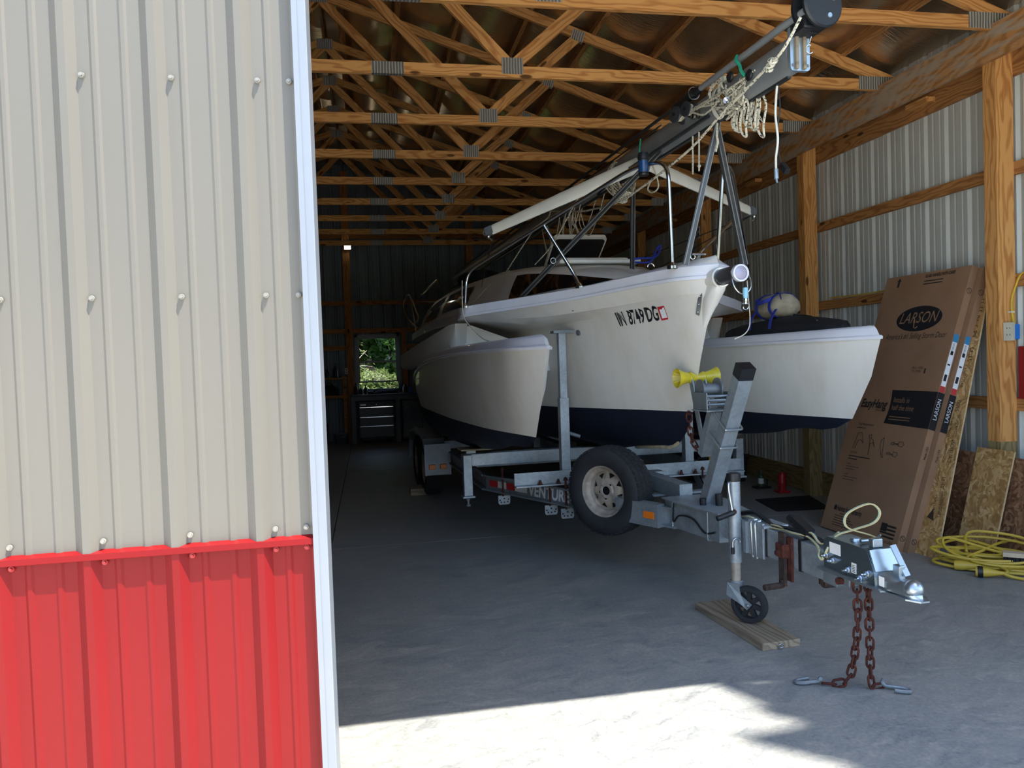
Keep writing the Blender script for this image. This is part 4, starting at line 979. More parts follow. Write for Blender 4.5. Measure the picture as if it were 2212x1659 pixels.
# wheels: tyre, rim and hub, tandem each side, and the spare
def wheel(name, c, axis, R=.305, W=.185, spare=False):
    ax = Vector(axis).normalized(); c = Vector(c)
    r0 = .168
    prof = [(r0, -W*.36), (r0+.02, -W*.47), (R*.80, -W*.52), (R*.92, -W*.49), (R*.985, -W*.40), (R, -W*.25), (R, 0), (R, W*.25), (R*.985, W*.40), (R*.92, W*.49), (R*.80, W*.52), (r0+.02, W*.47), (r0, W*.36)]
    mb = MB(); mb.lathe(prof, c, ax, 48); ty = tp(name, mb, 'rubber', smooth=50)
    # tread blocks
    mb = MB(); a = ax.orthogonal().normalized(); b = ax.cross(a)
    for k in range(44):
        t = 2*math.pi*k/44
        for j, off in enumerate((-.36, -.13, .12, .35)):
            tt = t+(j % 2)*math.pi/44; d = a*math.cos(tt)+b*math.sin(tt); e = ax.cross(d)
            mb.obox(c+d*(R-.001-(.006 if abs(off) > .3 else 0))+ax*off*W, (e, ax, d), (.016, W*.095, .006))
    tp('tread', mb, 'rubber', ty)
    # rim
    mb = MB(); mb.lathe([(r0+.004, W*.40), (r0+.010, W*.44), (r0-.002, W*.40), (r0-.008, W*.30), (r0-.030, W*.22), (r0-.034, W*.10), (r0-.040, W*.02), (r0-.045, -W*.1), (r0-.02, -W*.3), (r0, -W*.38)], c, ax, 40); rim = tp('rim', mb, 'rim_worn', ty, smooth=35)
    # spoked disc with eight windows
    mb = MB(); n = 8; rin, rout = .075, r0-.034; z0 = W*.12
    def P(r, t, h): return c+(a*math.cos(t)+b*math.sin(t))*r+ax*h
    rm = rout-.012; ra = .088
    for k in range(n):
        t0 = 2*math.pi*k/n; t1 = t0+2*math.pi/n; tm = (t0+t1)/2; w = .26*(t1-t0)
        A_ = [P(rin, t0, z0+.012), P(rin, tm, z0+.012), P(rin, t1, z0+.012), P(ra, tm, z0+.006), P(rm, tm-w, z0-.008), P(rm, tm+w, z0-.008), P(rm, t0, z0-.008), P(rm, t1, z0-.008), P(rout+.002, t0, z0-.012), P(rout+.002, tm, z0-.012), P(rout+.002, t1, z0-.012), P(rm, tm, z0-.009)]
        mb.add(A_, [(0, 1, 3, 4, 6), (1, 2, 7, 5, 3), (6, 4, 11, 9, 8), (11, 5, 7, 10, 9)])
    mb.lathe([(.030, .018), (.036, .022), (.05, .022), (.06, .012), (rin, .012)], c+ax*z0, ax, 24)
    tp('wheel_disc', mb, 'rim_worn', rim, smooth=30)
    for k in range(5):
        t = 2*math.pi*k/5+.3; mb = MB(); mb.lathe([(0, .030), (.006, .030), (.009, .022), (.010, 0)] if k in (0, 2) or not spare else [(0, .0135), (.008, .0135), (.008, .008)], P(.055, t, z0+.006), ax, 8); tp('lug_nut' if k in (0, 2) or not spare else 'lug_hole', mb, 'rim_worn' if k in (0, 2) or not spare else 'letter_black', rim)
    mb = MB(); mb.lathe([(0, W*.0), (rout+.004, W*.0)], c, ax, 24); tp('rim_back', mb, 'black_soft', rim)
    if not spare: mb = MB(); mb.lathe([(0, .05), (.028, .045), (.032, .01)], c+ax*z0, ax, 16); tp('hub_cap', mb, 'galv_dark', rim, True)
    return ty
wheel('spare_wheel', (-.375, 2.165, .575), (-.84, -.54, 0), spare=True)
bx('spare_bracket', (-.33, 2.13, .50), (-.22, 2.22, .62), 'galv_dark')
for sg in (-1, 1):
    for v in (5.95, 6.68): wheel('road_wheel', (sg*1.14, v, .305), (sg, 0, 0))
    mb = MB(); pts = [(5.45, .30), (5.50, .52), (5.66, .66), (5.95, .70), (6.68, .70), (6.97, .66), (7.13, .52), (7.18, .30)]
    outer = pts; inner = [(v, z-.008) for v, z in pts]
    mb.loft([[(sg*1.02, v, z) for v, z in pts], [(sg*1.26, v, z) for v, z in pts], [(sg*1.26, v, z-.03) for v, z in pts], [(sg*1.25, v, z-.03) for v, z in pts], [(sg*1.25, v, z-.008) for v, z in pts], [(sg*1.02, v, z-.008) for v, z in pts]]); fe = tp('fender', mb, 'fender_grey')
    bx('mud_flap', (sg*.98, 5.43, .28), (sg*1.27, 5.445, .62), 'fender_grey', fe, .003)
    for u in (1.19, 1.07): bx('marker_light', (sg*u-.035, 5.40, .345), (sg*u+.035, 5.428, .40), 'amber', fe, .006)
    for v in (5.95, 6.68):
        if sg < 0: mb = MB(); mb.cyl((-1.05, v, .305), (1.05, v, .305), .03, 10); tp('axle', mb, 'galv_dark')
# ---- winch stand
br('winch_post', (0, 1.46, .56), (0, 1.005, 1.36), .085, .075, up=(0, 1, 0))
d = (Vector((0, 1.005, 1.36))-Vector((0, 1.46, .56))).normalized()
br('post_cap', Vector((0, 1.005, 1.36)), Vector((0, 1.005, 1.36))+d*.075, .088, .078, 'black_plastic', up=(0, 1, 0))
br('winch_bracket_post', (-.02, 1.44, .88), (-.02, 1.30, 1.16), .07, .05, up=(0, 1, 0))
for f in (.52, .66):
    p = Vector((0, 1.46, .56)).lerp(Vector((0, 1.005, 1.36)), f)
    mb = MB(); mb.tube(fillet([p+Vector((-.055, .085, .06)), p+Vector((-.055, -.045, -.03)), p+Vector((.055, -.045, -.03)), p+Vector((.055, .085, .06))], .012, 4), .0065, 8); tp('u_bolt', mb, 'zinc', smooth=True)
bx('winch_platform', (-.10, 1.24, 1.155), (.08, 1.44, 1.165)); bx('winch_side_plate', (-.10, 1.24, 1.165), (-.094, 1.42, 1.27), 'zinc'); bx('winch_side_plate', (.06, 1.24, 1.165), (.066, 1.42, 1.27), 'zinc')
for u, r in ((-.085, .06), (.03, .062)):
    mb = MB(); mb.lathe([(0, .008), (r, .008), (r, 0), (0, 0)], (u, 1.36, 1.285), (1, 0, 0), 32); g = tp('winch_gear', mb, 'galv_dark', smooth=30)
mb = MB()
for k in range(36):
    t = 2*math.pi*k/36; mb.obox((.034, 1.36+.064*math.cos(t), 1.285+.064*math.sin(t)), ((1, 0, 0), (0, -math.sin(t), math.cos(t)), (0, math.cos(t), math.sin(t))), (.004, .0028, .004))
tp('gear_teeth', mb, 'galv_dark')
mb = MB(); mb.cyl((-.08, 1.36, 1.285), (.03, 1.36, 1.285), .035, 16); tp('winch_drum', mb, 'galv_dark', smooth=True)
for z, v in ((1.245, 1.29), (1.22, 1.275), (1.195, 1.29)): mb = MB(); mb.cyl((-.10, v, z), (.11, v, z), .008, 8); tp('winch_shaft', mb, 'zinc', smooth=True)
bx('flat_arm', (-.03, 1.3, 1.0), (-.02, 1.31, 1.01), bevel=0) if False else br('roller_arm', (-.045, 1.55, 1.345), (-.035, 1.42, .93), .045, .008, 'galvanised', up=(1, 0, 0)); br('roller_arm', (.045, 1.55, 1.345), (.035, 1.42, .93), .045, .008, 'galvanised', up=(1, 0, 0))
rc = Vector((0, 1.56, 1.352))
for sg in (-1, 1):
    mb = MB(); mb.lathe([(.012, .045), (.026, .05), (.032, .06), (.045, .10), (.062, .135), (.058, .137), (.040, .105), (.022, .075), (0, .07)], rc, (sg, 0, 0), 24); tp('bow_roller_bell', mb, 'poly_yellow', smooth=30)
    mb = MB()
    for k in range(10):
        t = 2*math.pi*k/10; mb.bar(rc+Vector((sg*.08, .018*math.cos(t), .018*math.sin(t))), rc+Vector((sg*.13, .05*math.cos(t), .05*math.sin(t))), .003, .006)
    tp('bell_rib', mb, 'poly_yellow')
mb = MB(); mb.lathe([(.030, -.055), (.038, -.045), (.022, -.012), (.022, .012), (.038, .045), (.030, .055)], rc, (1, 0, 0), 20); tp('bow_roller', mb, 'poly_yellow', smooth=True)
# ---- jack with wheel
jx, jv = -.125, .91
jt = MB(); jt.lathe([(.031, 0), (.034, .0), (.034, .47), (.031, .47)], (jx, jv, .36), (0, 0, 1), 22); jk = tp('jack_tube', jt, 'galvanised', smooth=True)
mb = MB(); mb.lathe([(.036, -.03), (.038, 0), (.036, .012), (.02, .018), (0, .018)], (jx, jv, .832), (0, 0, 1), 20); tp('jack_cap', mb, 'black_plastic', jk, True)
mb = MB(); mb.cyl((jx, jv, .255), (jx, jv, .37), .026, 18); tp('jack_inner_tube', mb, 'rim_worn', jk, True)
mb = MB(); mb.lathe([(.03, .26), (.034, .255), (.032, .20)], (jx, jv, .0), (0, 0, 1), 18); tp('jack_collar', mb, 'galvanised', jk, True)
wax = Vector((-.80, -.60, 0)).normalized(); wf_ = Vector((.60, -.80, 0)); wc = Vector((-.085, .845, .140))
mb = MB()
for s in (-1, 1):
    o = wax*.032*s; mb.add([Vector((jx, jv, .25))+o-wf_*.035, Vector((jx, jv, .25))+o+wf_*.03, Vector((jx, jv, .19))+o+wf_*.04, wc+o+wf_*.028+Vector((0, 0, .01)), wc+o+Vector((0, 0, -.022)), wc+o-wf_*.03+Vector((0, 0, -.0)), Vector((jx, jv, .18))+o-wf_*.042], [(0, 1, 2, 3, 4, 5, 6)])
    mb.add([v+Vector(wax)*.004*s for v in [Vector(q) for q in mb.v[-7:]]], [(6, 5, 4, 3, 2, 1, 0)])
tp('jack_fork', mb, 'galvanised', jk)
mb = MB(); R = .100
mb.lathe([(.072, -.022), (.082, -.026), (.096, -.022), (R, -.010), (R, .010), (.096, .022), (.082, .026), (.072, .022), (.070, 0)], wc, wax, 36, closed=True)
mb.lathe([(.0, -.022), (.02, -.022), (.024, 0), (.02, .022), (0, .022)], wc, wax, 16)
a = Vector((0, 0, 1)); b = wax.cross(a)
for k in range(7):
    t = 2*math.pi*k/7; dd = a*math.cos(t)+b*math.sin(t); mb.bar(wc+dd*.018, wc+dd*.074, .026, .018, tuple(wax))
jw = tp('jack_wheel', mb, 'rubber', jk, 40)
mb = MB(); mb.lathe([(0, .042), (.008, .042), (.012, .036), (.012, -.036), (.008, -.042), (0, -.042)], wc, wax, 12); tp('axle_bolt', mb, 'zinc', jk, True)
mb = MB(); mb.tube(fillet([(jx-.03, jv-.02, .80), (jx-.05, jv-.035, .80), (jx-.05, jv-.035, .76), (jx-.035, jv-.045, .64)], .02), .006, 8); tp('crank_rod', mb, 'zinc', jk, True)
mb = MB(); mb.cyl((jx-.03, jv-.045, .64), (jx-.13, jv-.05, .615), .015, 14); tp('crank_grip', mb, 'black_plastic', jk, True)
mb = MB(); mb.lathe([(0, .02), (.012, .012), (.016, 0)], (jx-.03, jv-.044, .642), (1, 0, .2), 12); tp('crank_knuckle', mb, 'rust', jk, True)
mb = MB(); mb.tube(arc((jx-.015, jv-.04, .475), (1, 0, 0), (0, 0, 1), .022, 0, math.pi, 10)+[(jx-.037, jv-.04, .44)], .006, 8); tp('swivel_pin', mb, 'zinc', jk, True)
mb = MB(); mb.cyl((jx-.037, jv-.04, .415), (jx-.037, jv-.04, .45), .009, 10); tp('pin_sleeve', mb, 'black_plastic', jk, True)
# jack mounting bracket on the tongue
mb = MB(); fr = [(-.09, .86), (-.052, .86), (-.052, .87), (-.082, .87), (-.082, .96), (-.052, .96), (-.052, .97), (-.09, .97)]
mb.prism([(x, y) for x, y in fr], (0, 0, .415), (1, 0, 0), (0, 1, 0), (0, 0, 1), .17); tp('jack_bracket', mb, 'galvanised')
bx('bracket_inner', (-.075, .875, .43), (-.055, .955, .57), 'rust')
bx('bracket_plate', (-.072, .72, .41), (-.056, .86, .60)); bx('bracket_plate', (-.075, .70, .575), (.07, .86, .590), 'galvanised')
for v in (.79, .83): mb = MB(); mb.tube(fillet([(-.066, v, .40), (-.075, v, .59), (-.04, v, .60)], .012), .008, 8); tp('clamp_bolt', mb, 'zinc', smooth=True)
# tie-down irons bolted to the tongue
for (u, v, z0, z1, dz) in ((-.085, .52, .335, .60, -1), (.085, .44, .34, .46, 1)):
    mb = MB(); mb.bar((u, v, z0), (u, v, z1), .014, .05, up=(0, 1, 0)); it = tp('iron_strap', mb, 'dark_iron')
    mb = MB(); mb.tube(fillet([(u, v, z0+.03), (u, v, z0), (u+dz*.11, v-.01, z0)], .025, 5), .016, 8); mb.v = [(x, y, z) for x, y, z in mb.v]; tp('iron_foot', mb, 'dark_iron', it, True)
bx('iron_collar', (-.105, .485, .475), (-.055, .555, .545), 'rust', bevel=.006); mb = MB(); mb.lathe([(0, .02), (.013, .018), (.015, 0)], (-.105, .52, .50), (-1, 0, 0), 8); tp('iron_bolt', mb, 'rust')
br('iron_strap', (-.062, .49, .36), (-.062, .49, .58), .012, .04, 'rust', up=(0, 1, 0))
# ---- surge coupler
simple('zinc_dark', '#7f8b90', .26, .9, var=.1)
mb = MB(); poly = [(.22, .505), (.22, .625), (.195, .648), (-.05, .648), (-.075, .640), (-.115, .56), (-.12, .505)]
mb.prism(poly, (-.062, 0, 0), (0, 1, 0), (0, 0, 1), (1, 0, 0), .124); cp = tp('coupler_housing', mb, 'zinc_dark')
mb = MB(); mb.prism([(.25, .498), (.22, .505), (-.12, .505), (-.17, .500), (-.17, .494), (.25, .488)], (-.078, 0, 0), (0, 1, 0), (0, 0, 1), (1, 0, 0), .156); tp('coupler_flange', mb, 'zinc', cp)
mb = MB(); mb.obox((0, -.100, .605), ((1, 0, 0), (0, -.40, -.92), (0, -.92, .40)), (.058, .045, .004)); fpl = tp('coupler_front_plate', mb, 'zinc', cp)
mb = MB(); put_text(mb, 'Demco', (-.042, -.1055, .598), (1, 0, 0), (0, .40, .92), .03, shear=.3); tp('maker_lettering', mb, 'zinc_dark', fpl)
mb = MB(); secs = []
for (v, w, zt, zb) in ((-.115, .056, .565, .505), (-.16, .05, .555, .502), (-.205, .042, .55, .50), (-.235, .036, .56, .498), (-.26, .034, .555, .496), (-.285, .028, .535, .495), (-.305, .012, .51, .495)):
    secs.append([(-w, v, zb), (-w*1.0, v, zb+(zt-zb)*.6), (-w*.7, v, zt-.006), (0, v, zt), (w*.7, v, zt-.006), (w*1.0, v, zb+(zt-zb)*.6), (w, v, zb)])
mb.loft(secs, closed=True); tp('coupler_snout', mb, 'zinc', cp, 40)
mb = MB(); mb.sphere((0, -.268, .528), .038, 18, 12); tp('ball_socket', mb, 'zinc', cp, True)
mb = MB(); mb.prism([(-.06, -.12), (.06, -.12), (.05, -.28), (.02, -.33), (-.02, -.33), (-.05, -.28)], (0, 0, .490), (1, 0, 0), (0, 1, 0), (0, 0, 1), .006); tp('coupler_lip', mb, 'zinc', cp)
mb = MB(); mb.bar((.03, -.20, .56), (.015, -.135, .675), .026, .008, up=(0, 1, 0)); tp('latch_lever', mb, 'zinc', cp)
bx('latch_bracket', (.0, -.19, .545), (.03, -.15, .60), 'zinc', cp); bx('breakaway_box', (-.02, -.06, .648), (.03, -.03, .685), 'zinc', cp)
mb = MB(); mb.cyl((-.02, .02, .66), (.05, .02, .66), .008, 8); mb.bar((.04, .02, .65), (.05, -.02, .69), .008, .008); mb.lathe([(0, .012), (.02, .012), (.024, 0)], (0, .08, .648), (0, 0, 1), 14); tp('top_fittings', mb, 'zinc', cp, True)
for (v, z) in ((.20, .56), (.155, .545), (.05, .53), (-.03, .515), (-.075, .545)):
    mb = MB(); mb.cyl((-.062, v, z), (-.095, v, z), .006, 8); mb.lathe([(0, .012), (.012, .012), (.012, 0), (.017, 0), (.017, -.003)], (-.066, v, z), (-1, 0, 0), 6); tp('bolt', mb, 'chrome', cp)
bx('warning_label', (-.0640, .10, .578), (-.0625, .175, .628), 'label_white', cp, 0); bx('barcode_label', (-.0640, -.005, .525), (-.0625, .025, .57), 'label_white', cp, 0)
for k in range(5): bx('barcode_print', (-.0645, .0, .53+.007*k), (-.0641, .02, .533+.007*k), 'letter_black', cp, 0)
bx('side_decal', (-.0545, -.165, .512), (-.0525, -.135, .552), 'refl_white', cp, 0)
bx('chain_bracket', (-.05, .06, .445), (.05, .16, .49), 'galv_dark', cp); mb = MB(); mb.cyl((-.075, .11, .465), (.075, .11, .465), .016, 10); tp('chain_bolt', mb, 'rust', cp)
# ---- safety chains
def linkmesh():
    mb = MB(); L, r, w = .0285, .0056, .0155; pts = []
    for i in range(9): t = math.pi*i/8; pts.append((w*math.cos(t), 0, (L-w)+w*math.sin(t)))
    for i in range(9): t = math.pi+math.pi*i/8; pts.append((w*math.cos(t), 0, -(L-w)+w*math.sin(t)))
    mb.tube(pts, r, 6, closed=True); return mb
proto = None
for nm, path, hk in (('safety_chain', [(-.025, .045, .485), (-.03, .035, .30), (-.045, .05, .12), (-.065, .065, .04), (-.105, .09, .014), (-.165, .125, .013)], ((-.17, .13), (-.245, .145))),
                     ('safety_chain', [(.025, .035, .485), (.025, .03, .25), (.022, .025, .06), (.03, .018, .016), (.06, .012, .013), (.085, .0, .022)], ((.075, .0), (.145, -.04)))):
    mb = MB(); mb.tube(arc((path[0][0], path[0][1], .49), (1, 0, 0), (0, 0, 1), .014, 0, 6.28, 14), .005, 6); ch = tp(nm, mb, 'rust', cp, True)
    sp_ = smoothpath(path, 40); acc = 0; last = sp_[0]; n = 0; step = .0425
    pos = []; prev = sp_[0]; want = step*.6; run = 0
    for p in sp_[1:]:
        run += (p-prev).length
        if run >= want: pos.append((p, (p-prev).normalized())); want += step
        prev = p
    for i, (p, t) in enumerate(pos):
        q = t.to_track_quat('Z', 'Y'); M = q.to_matrix().to_4x4() @ Matrix.Rotation(math.pi/2*(i % 2)+.35, 4, 'Z'); M.translation = p
        if proto is None: o = linkmesh().build('chain_link', 'rust', ch, smooth=True); proto = o
        else: o = proto.copy(); C.objects.link(o); o.parent = ch
        o.matrix_local = M
    (x0, y0), (x1, y1) = hk
    mb = MB(); A = Vector((x0, y0, .018)); Bv = Vector((x1, y1, .012)); dd = (Bv-A).normalized(); sd_ = Vector((-dd.y, dd.x, 0))
    pts = [A+sd_*.02-dd*.005+Vector((0, 0, .018)), A-dd*.012+Vector((0, 0, .012)), A, A+dd*.03, Bv-dd*.01, Bv+dd*.014-sd_*.012, Bv+dd*.012-sd_*.030, Bv-dd*.02-sd_*.038, Bv-dd*.05-sd_*.038]
    pts = [Vector((p.x, p.y, max(p.z, .0095))) for p in pts]
    mb.tube(smoothpath(pts, 5), .0085, 8); tp('chain_hook', mb, 'galv_dark', ch, True)
# small rusty chain hanging under the winch
mb = MB(); mb.tube(arc((-.05, 1.58, 1.13), (1, 0, 0), (0, 0, 1), .012, 0, 6.28, 12), .004, 6); ch = tp('bow_chain', mb, 'rust', None, True)
sp_ = smoothpath([(-.05, 1.58, 1.12), (-.05, 1.55, .98), (-.03, 1.5, .91), (-.0, 1.46, .93)], 40); prev = sp_[0]; run = 0; want = .02; i = 0
for p in sp_[1:]:
    run += (p-prev).length
    if run >= want:
        t = (p-prev).normalized(); M = t.to_track_quat('Z', 'Y').to_matrix().to_4x4() @ Matrix.Rotation(math.pi/2*(i % 2)+.4, 4, 'Z'); M.translation = p
        o = proto.copy(); C.objects.link(o); o.parent = ch; o.matrix_local = M; want += .0425; i += 1
    prev = p
# ---- wiring on the tongue
def wire(name, pts, r, mat, par=None): mb = MB(); mb.tube(smoothpath(pts, 8), r, 6); return tp(name, mb, mat, par or tongue, True)
for k, mt in enumerate(('wire_yellow', 'wire_white', 'wire_green')):
    o = .0048*k
    wire('trailer_wire', [(-.04+o, .70, .583), (-.03+o, .60, .59), (-.05+o, .50, .60), (-.03+o, .40, .60), (-.035+o, .33, .585), (-.055+o, .27, .57), (-.075, .235+o, .55), (-.075, .215+o, .535), (-.07, .20+o, .56), (-.04, .16+o, .65), (.01, .10+o, .69), (.07, .04+o, .73), (.09, .03+o, .78), (.06, .06+o, .81), (-.005, .12+o, .76), (-.01, .12+o, .70), (.05, .05+o, .675), (.06, .0+o, .665)], .0035, mt)
    wire('trailer_wire', [(-.03+o, 1.0, .58), (-.04+o, .9, .60), (-.02+o, .8, .585), (-.03+o, .65, .60), (.0+o, .5, .59), (-.02+o, .38, .62), (-.03+o, .28, .59), (0+o, .2, .66)], .0035, mt)
wire('black_loom', [(.0, 1.05, .59), (.02, .95, .61), (.0, .80, .60), (-.02, .7, .59), (-.01, .55, .60), (-.02, .45, .60)], .013, 'black_plastic')
wire('black_loom', [(-.02, .42, .59), (-.01, .34, .60), (-.02, .26, .59)], .012, 'black_plastic')
mb = MB(); mb.obox((-.01, .47, .635), ((0, -.85, -.3), (1, 0, 0), (0, -.3, .85)), (.075, .024, .022)); mb.cyl((-.02, .55, .66), (-.02, .50, .645), .022, 12); tp('wiring_plug', mb, 'black_plastic', tongue)
wire('black_cable', [(-.16, 1.60, .57), (-.165, 1.6, .45), (-.16, 1.52, .50), (-.13, 1.40, .50), (-.115, 1.28, .44), (-.10, 1.18, .46)], .006, 'black_plastic')
mb = MB(); mb.tube(fillet([(-.152, 1.63, .58), (-.157, 1.63, .40), (.15, 1.63, .398)], .01), .008, 8); mb.tube(fillet([(-.11, 1.25, .578), (-.112, 1.25, .40), (.1, 1.25, .398)], .01), .006, 8); tp('frame_u_bolt', mb, 'galvanised', smooth=True)
mb = MB(); mb.cyl((.02, 1.35, .58), (.02, 1.35, .65), .022, 12); mb.cyl((-.06, 1.40, .58), (-.06, 1.40, .62), .02, 12); tp('grease_fittings', mb, 'black_plastic')
# ------------------------------------------------------------------ things in the barn
_A0 = Vector((2.10, 3.0, 0)); _AD = Vector((-.05, 1, 0)).normalized(); _AN = Vector((_AD.y, -_AD.x, 0))
def b2w(u, v, z): p = _A0+_AN*u+_AD*v; return Vector((p.x, p.y, z))
def cardmat():
    m = MN('cardboard'); v = m.coord(); n = m.noise(v, 3, 4)
    w = m.node('ShaderNodeTexWave', {'Vector': v, 'Scale': 55, 'Distortion': .3}, bands_direction='Z').outputs[1]
    m.set(color=m.ramp(n, [(.3, lin('#8d6c52')), (.7, lin('#9c7a5d'))]), rough=.85, spec=.2).bump(w, .05, .002)
cardmat()
simple('card_print', '#211c1a', .8); simple('card_band', '#15161a', .7); simple('tape_blue', '#2f86b8', .5); simple('tape_white', '#dfe3e6', .5); simple('tape_red', '#b8363a', .5)
def osbmat(name, a, b, c):
    m = MN(name); v = m.coord('Object', (1, 1, 1), rnd=7)
    vo = m.node('ShaderNodeTexVoronoi', {'Vector': m.node('ShaderNodeMapping', {'Vector': m.node('ShaderNodeVectorMath', {0: v, 1: m.node('ShaderNodeTexNoise', {'Vector': v, 'Scale': 4}).outputs[1]}, operation='ADD').outputs[0], 'Scale': (22, 22, 16)}).outputs[0], 'Scale': 1.0}).outputs['Color']
    g = m.node('ShaderNodeSeparateColor', {0: vo}).outputs[0]; n = m.noise(v, 45, 4)
    col = m.ramp(g, [(0, lin(a)), (.5, lin(b)), (1, lin(c))])
    m.set(color=m.mix(.15, col, m.ramp(n, [(.35, lin(a)), (.65, lin(c))])), rough=.7).bump(g, .3, .003)
osbmat('osb', '#8f6836', '#b98d52', '#d8b680'); osbmat('osb_dark', '#57361f', '#80583a', '#a9805b')
simple('osb_edge', '#cbb083', .85, var=.15, scale=60)
la = .035; ll = .325
BXE = Vector((math.sin(la), -math.cos(la), 0)); _n = Vector((math.cos(la), math.sin(la), 0)); BXU = _n*math.sin(ll)+Vector((0, 0, math.cos(ll))); BXN = BXE.cross(BXU)
BXO = Vector((3.701, 5.917, .012))
def bp(s, t, d=0): return BXO+BXE*s+BXU*t+BXN*d
def panel(mb, s0, s1, t0, t1, d0, d1):
    mb.obox(bp((s0+s1)/2, (t0+t1)/2, (d0+d1)/2), (BXE, BXU, BXN), ((s1-s0)/2, (t1-t0)/2, abs(d1-d0)/2)); return mb
EPS = .0015
def cardbox(s_shift, d_back, label, front_print):
    W_, H_, T_ = .907, 2.19, .058
    base = bp(s_shift+W_/2, 0, d_back-T_/2); base.z = 0
    E_ = empty('carton', base, label, 'cardboard box', 'storm door cartons leaning on the wall')
    mb = MB(); panel(mb, s_shift, s_shift+W_, 0, H_, d_back, d_back-T_); body = mb.build('carton_body', 'cardboard', E_)
    def flat(name, s0, s1, t0, t1, mat, lift=1):
        mb = MB(); mb.add([bp(s_shift+s0, t0, d_back+EPS*lift), bp(s_shift+s1, t0, d_back+EPS*lift), bp(s_shift+s1, t1, d_back+EPS*lift), bp(s_shift+s0, t1, d_back+EPS*lift)], [(0, 1, 2, 3)]); return mb.build(name, mat, body, fix=False)
    def txt(name, tx, s, t, size, mat='card_print', lift=1, fitw=None, **kw):
        vs, fs = textmesh(tx, size, **kw); L = max(x for x, y in vs); k = (fitw/L) if fitw else 1
        mb = MB(); mb.add([bp(s_shift+s+x*k, t+y, d_back+EPS*lift) for x, y in vs], fs); return mb.build(name, mat, body, fix=False)
    def side(name, t0, t1, f0, f1, mat, lift=1):
        mb = MB(); q = s_shift+W_+EPS*lift; mb.add([bp(q, t0, d_back-T_*f0), bp(q, t0, d_back-T_*f1), bp(q, t1, d_back-T_*f1), bp(q, t1, d_back-T_*f0)], [(0, 1, 2, 3)]); return mb.build(name, mat, body, fix=False)
    def sidetxt(tx, t, size, mat, fitw, lift=2, f=.75):
        vs, fs = textmesh(tx, size); L = max(x for x, y in vs); q = s_shift+W_+EPS*lift
        mb = MB(); mb.add([bp(q, t+x*fitw/L, d_back-T_*f+y) for x, y in vs], fs); mb.build('side_lettering', mat, body, fix=False)
    # narrow side: band, brand name and shipping label
    side('side_band', .925, 1.211, 0, 1, 'card_band'); sidetxt('LARSON', 1.0, .045, 'tape_white', .16)
    side('label_blue', 1.60, 1.66, .08, .8, 'tape_blue', 2); side('label_strip', 1.26, 1.60, .08, .8, 'tape_white', 2); side('label_red', 1.215, 1.26, .08, .8, 'tape_red', 2)
    for t, h in ((1.30, .05), (1.42, .012), (1.50, .03)): side('label_print', t, t+h, .2, .6, 'card_print', 3)
    sidetxt('738239', 1.53, .02, 'card_print', .06, 3, .5)
    for t in (.10, 2.0):
        mb = MB(); c = bp(s_shift+W_+EPS*2, t, d_back-T_*.5); ring = [c+(BXU*math.cos(a)+BXN*math.sin(a))*.02 for a in [2*math.pi*i/16 for i in range(17)]]; mb.tube(ring, .0016, 4); mb.tube([c-BXU*.012-BXN*.012, c+BXU*.012+BXN*.012], .0016, 4); mb.build('no_hand_hook_mark', 'card_print', body)
    sidetxt('Made USA', .70, .03, 'card_print', .10)
    # flag mark at the bottom of the front
    fl_ = flat('flag_canton', .70, .765, .115, .175, 'card_print', 2)
    for k in range(4): flat('flag_stripe', .765 if k > 1 else .70, .86, .07+.028*k, .083+.028*k, 'card_print', 2)
    txt('made_in_lettering', 'Made in USA', .69, .03, .035, fitw=.17)
    if front_print:
        mb = MB(); n = 40; mb.add([bp(s_shift+.5015+.2455*math.cos(t), 1.80+.105*math.sin(t), d_back+EPS) for t in [2*math.pi*i/n for i in range(n)]], [tuple(range(n))]); mb.build('logo_oval', 'card_band', body, fix=False)
        txt('logo_lettering', 'LARSON', .29, 1.765, .13, 'cardboard', 2, fitw=.42, shear=.25)
        mb = MB(); mb.tube(smoothpath([bp(s_shift+.455, 1.79, d_back+.002), bp(s_shift+.47, 1.75, d_back+.002), bp(s_shift+.475, 1.728, d_back+.002), bp(s_shift+.495, 1.722, d_back+.002), bp(s_shift+.51, 1.735, d_back+.002)], 5), .0035, 5); mb.build('logo_swash', 'cardboard', body)
        txt('slogan', 'America\'s #1 Selling Storm Door', .18, 1.635, .066, fitw=.66, shear=.25)
        txt('care_notice', 'GLASS: HANDLE WITH CARE!', .45, 2.145, .035, fitw=.31, shear=.15, offset=.0015)
        for k in range(2): flat('care_small_print', .45, .65, 2.11-.024*k, 2.118-.024*k, 'card_print')
        mb = MB(); mb.add([bp(s_shift+x, t, d_back+EPS) for x, t in ((.15, 2.09), (.172, 2.09), (.172, 2.14), (.186, 2.14), (.162, 2.172), (.138, 2.14), (.15, 2.14))], [tuple(range(7))]); mb.build('up_arrow', 'card_print', body, fix=False)
        txt('pull_lettering', 'PULL HERE\nTO OPEN', .58, 1.385, .028, fitw=.11); flat('pull_mark', .71, .725, 1.35, 1.39, 'card_print')
        n = 8; left = [(.425+.02*math.sin(math.pi*i/n)-.03*i/n*0, 1.21-.275*i/n) for i in range(n+1)]
        mb = MB(); mb.add([bp(s_shift+.907, 1.211, d_back+EPS)]+[bp(s_shift+a, b, d_back+EPS) for a, b in left]+[bp(s_shift+.907, .925, d_back+EPS)], [tuple(range(n+3))]); mb.build('black_band', 'card_band', body, fix=False)
        txt('band_lettering', 'Installs in\nhalf the time', .47, 1.11, .062, 'cardboard', 2, fitw=.24, shear=.1)
        for k in range(2): flat('band_small_print', .47, .70, .99-.022*k, .996-.022*k, 'cardboard', 2)
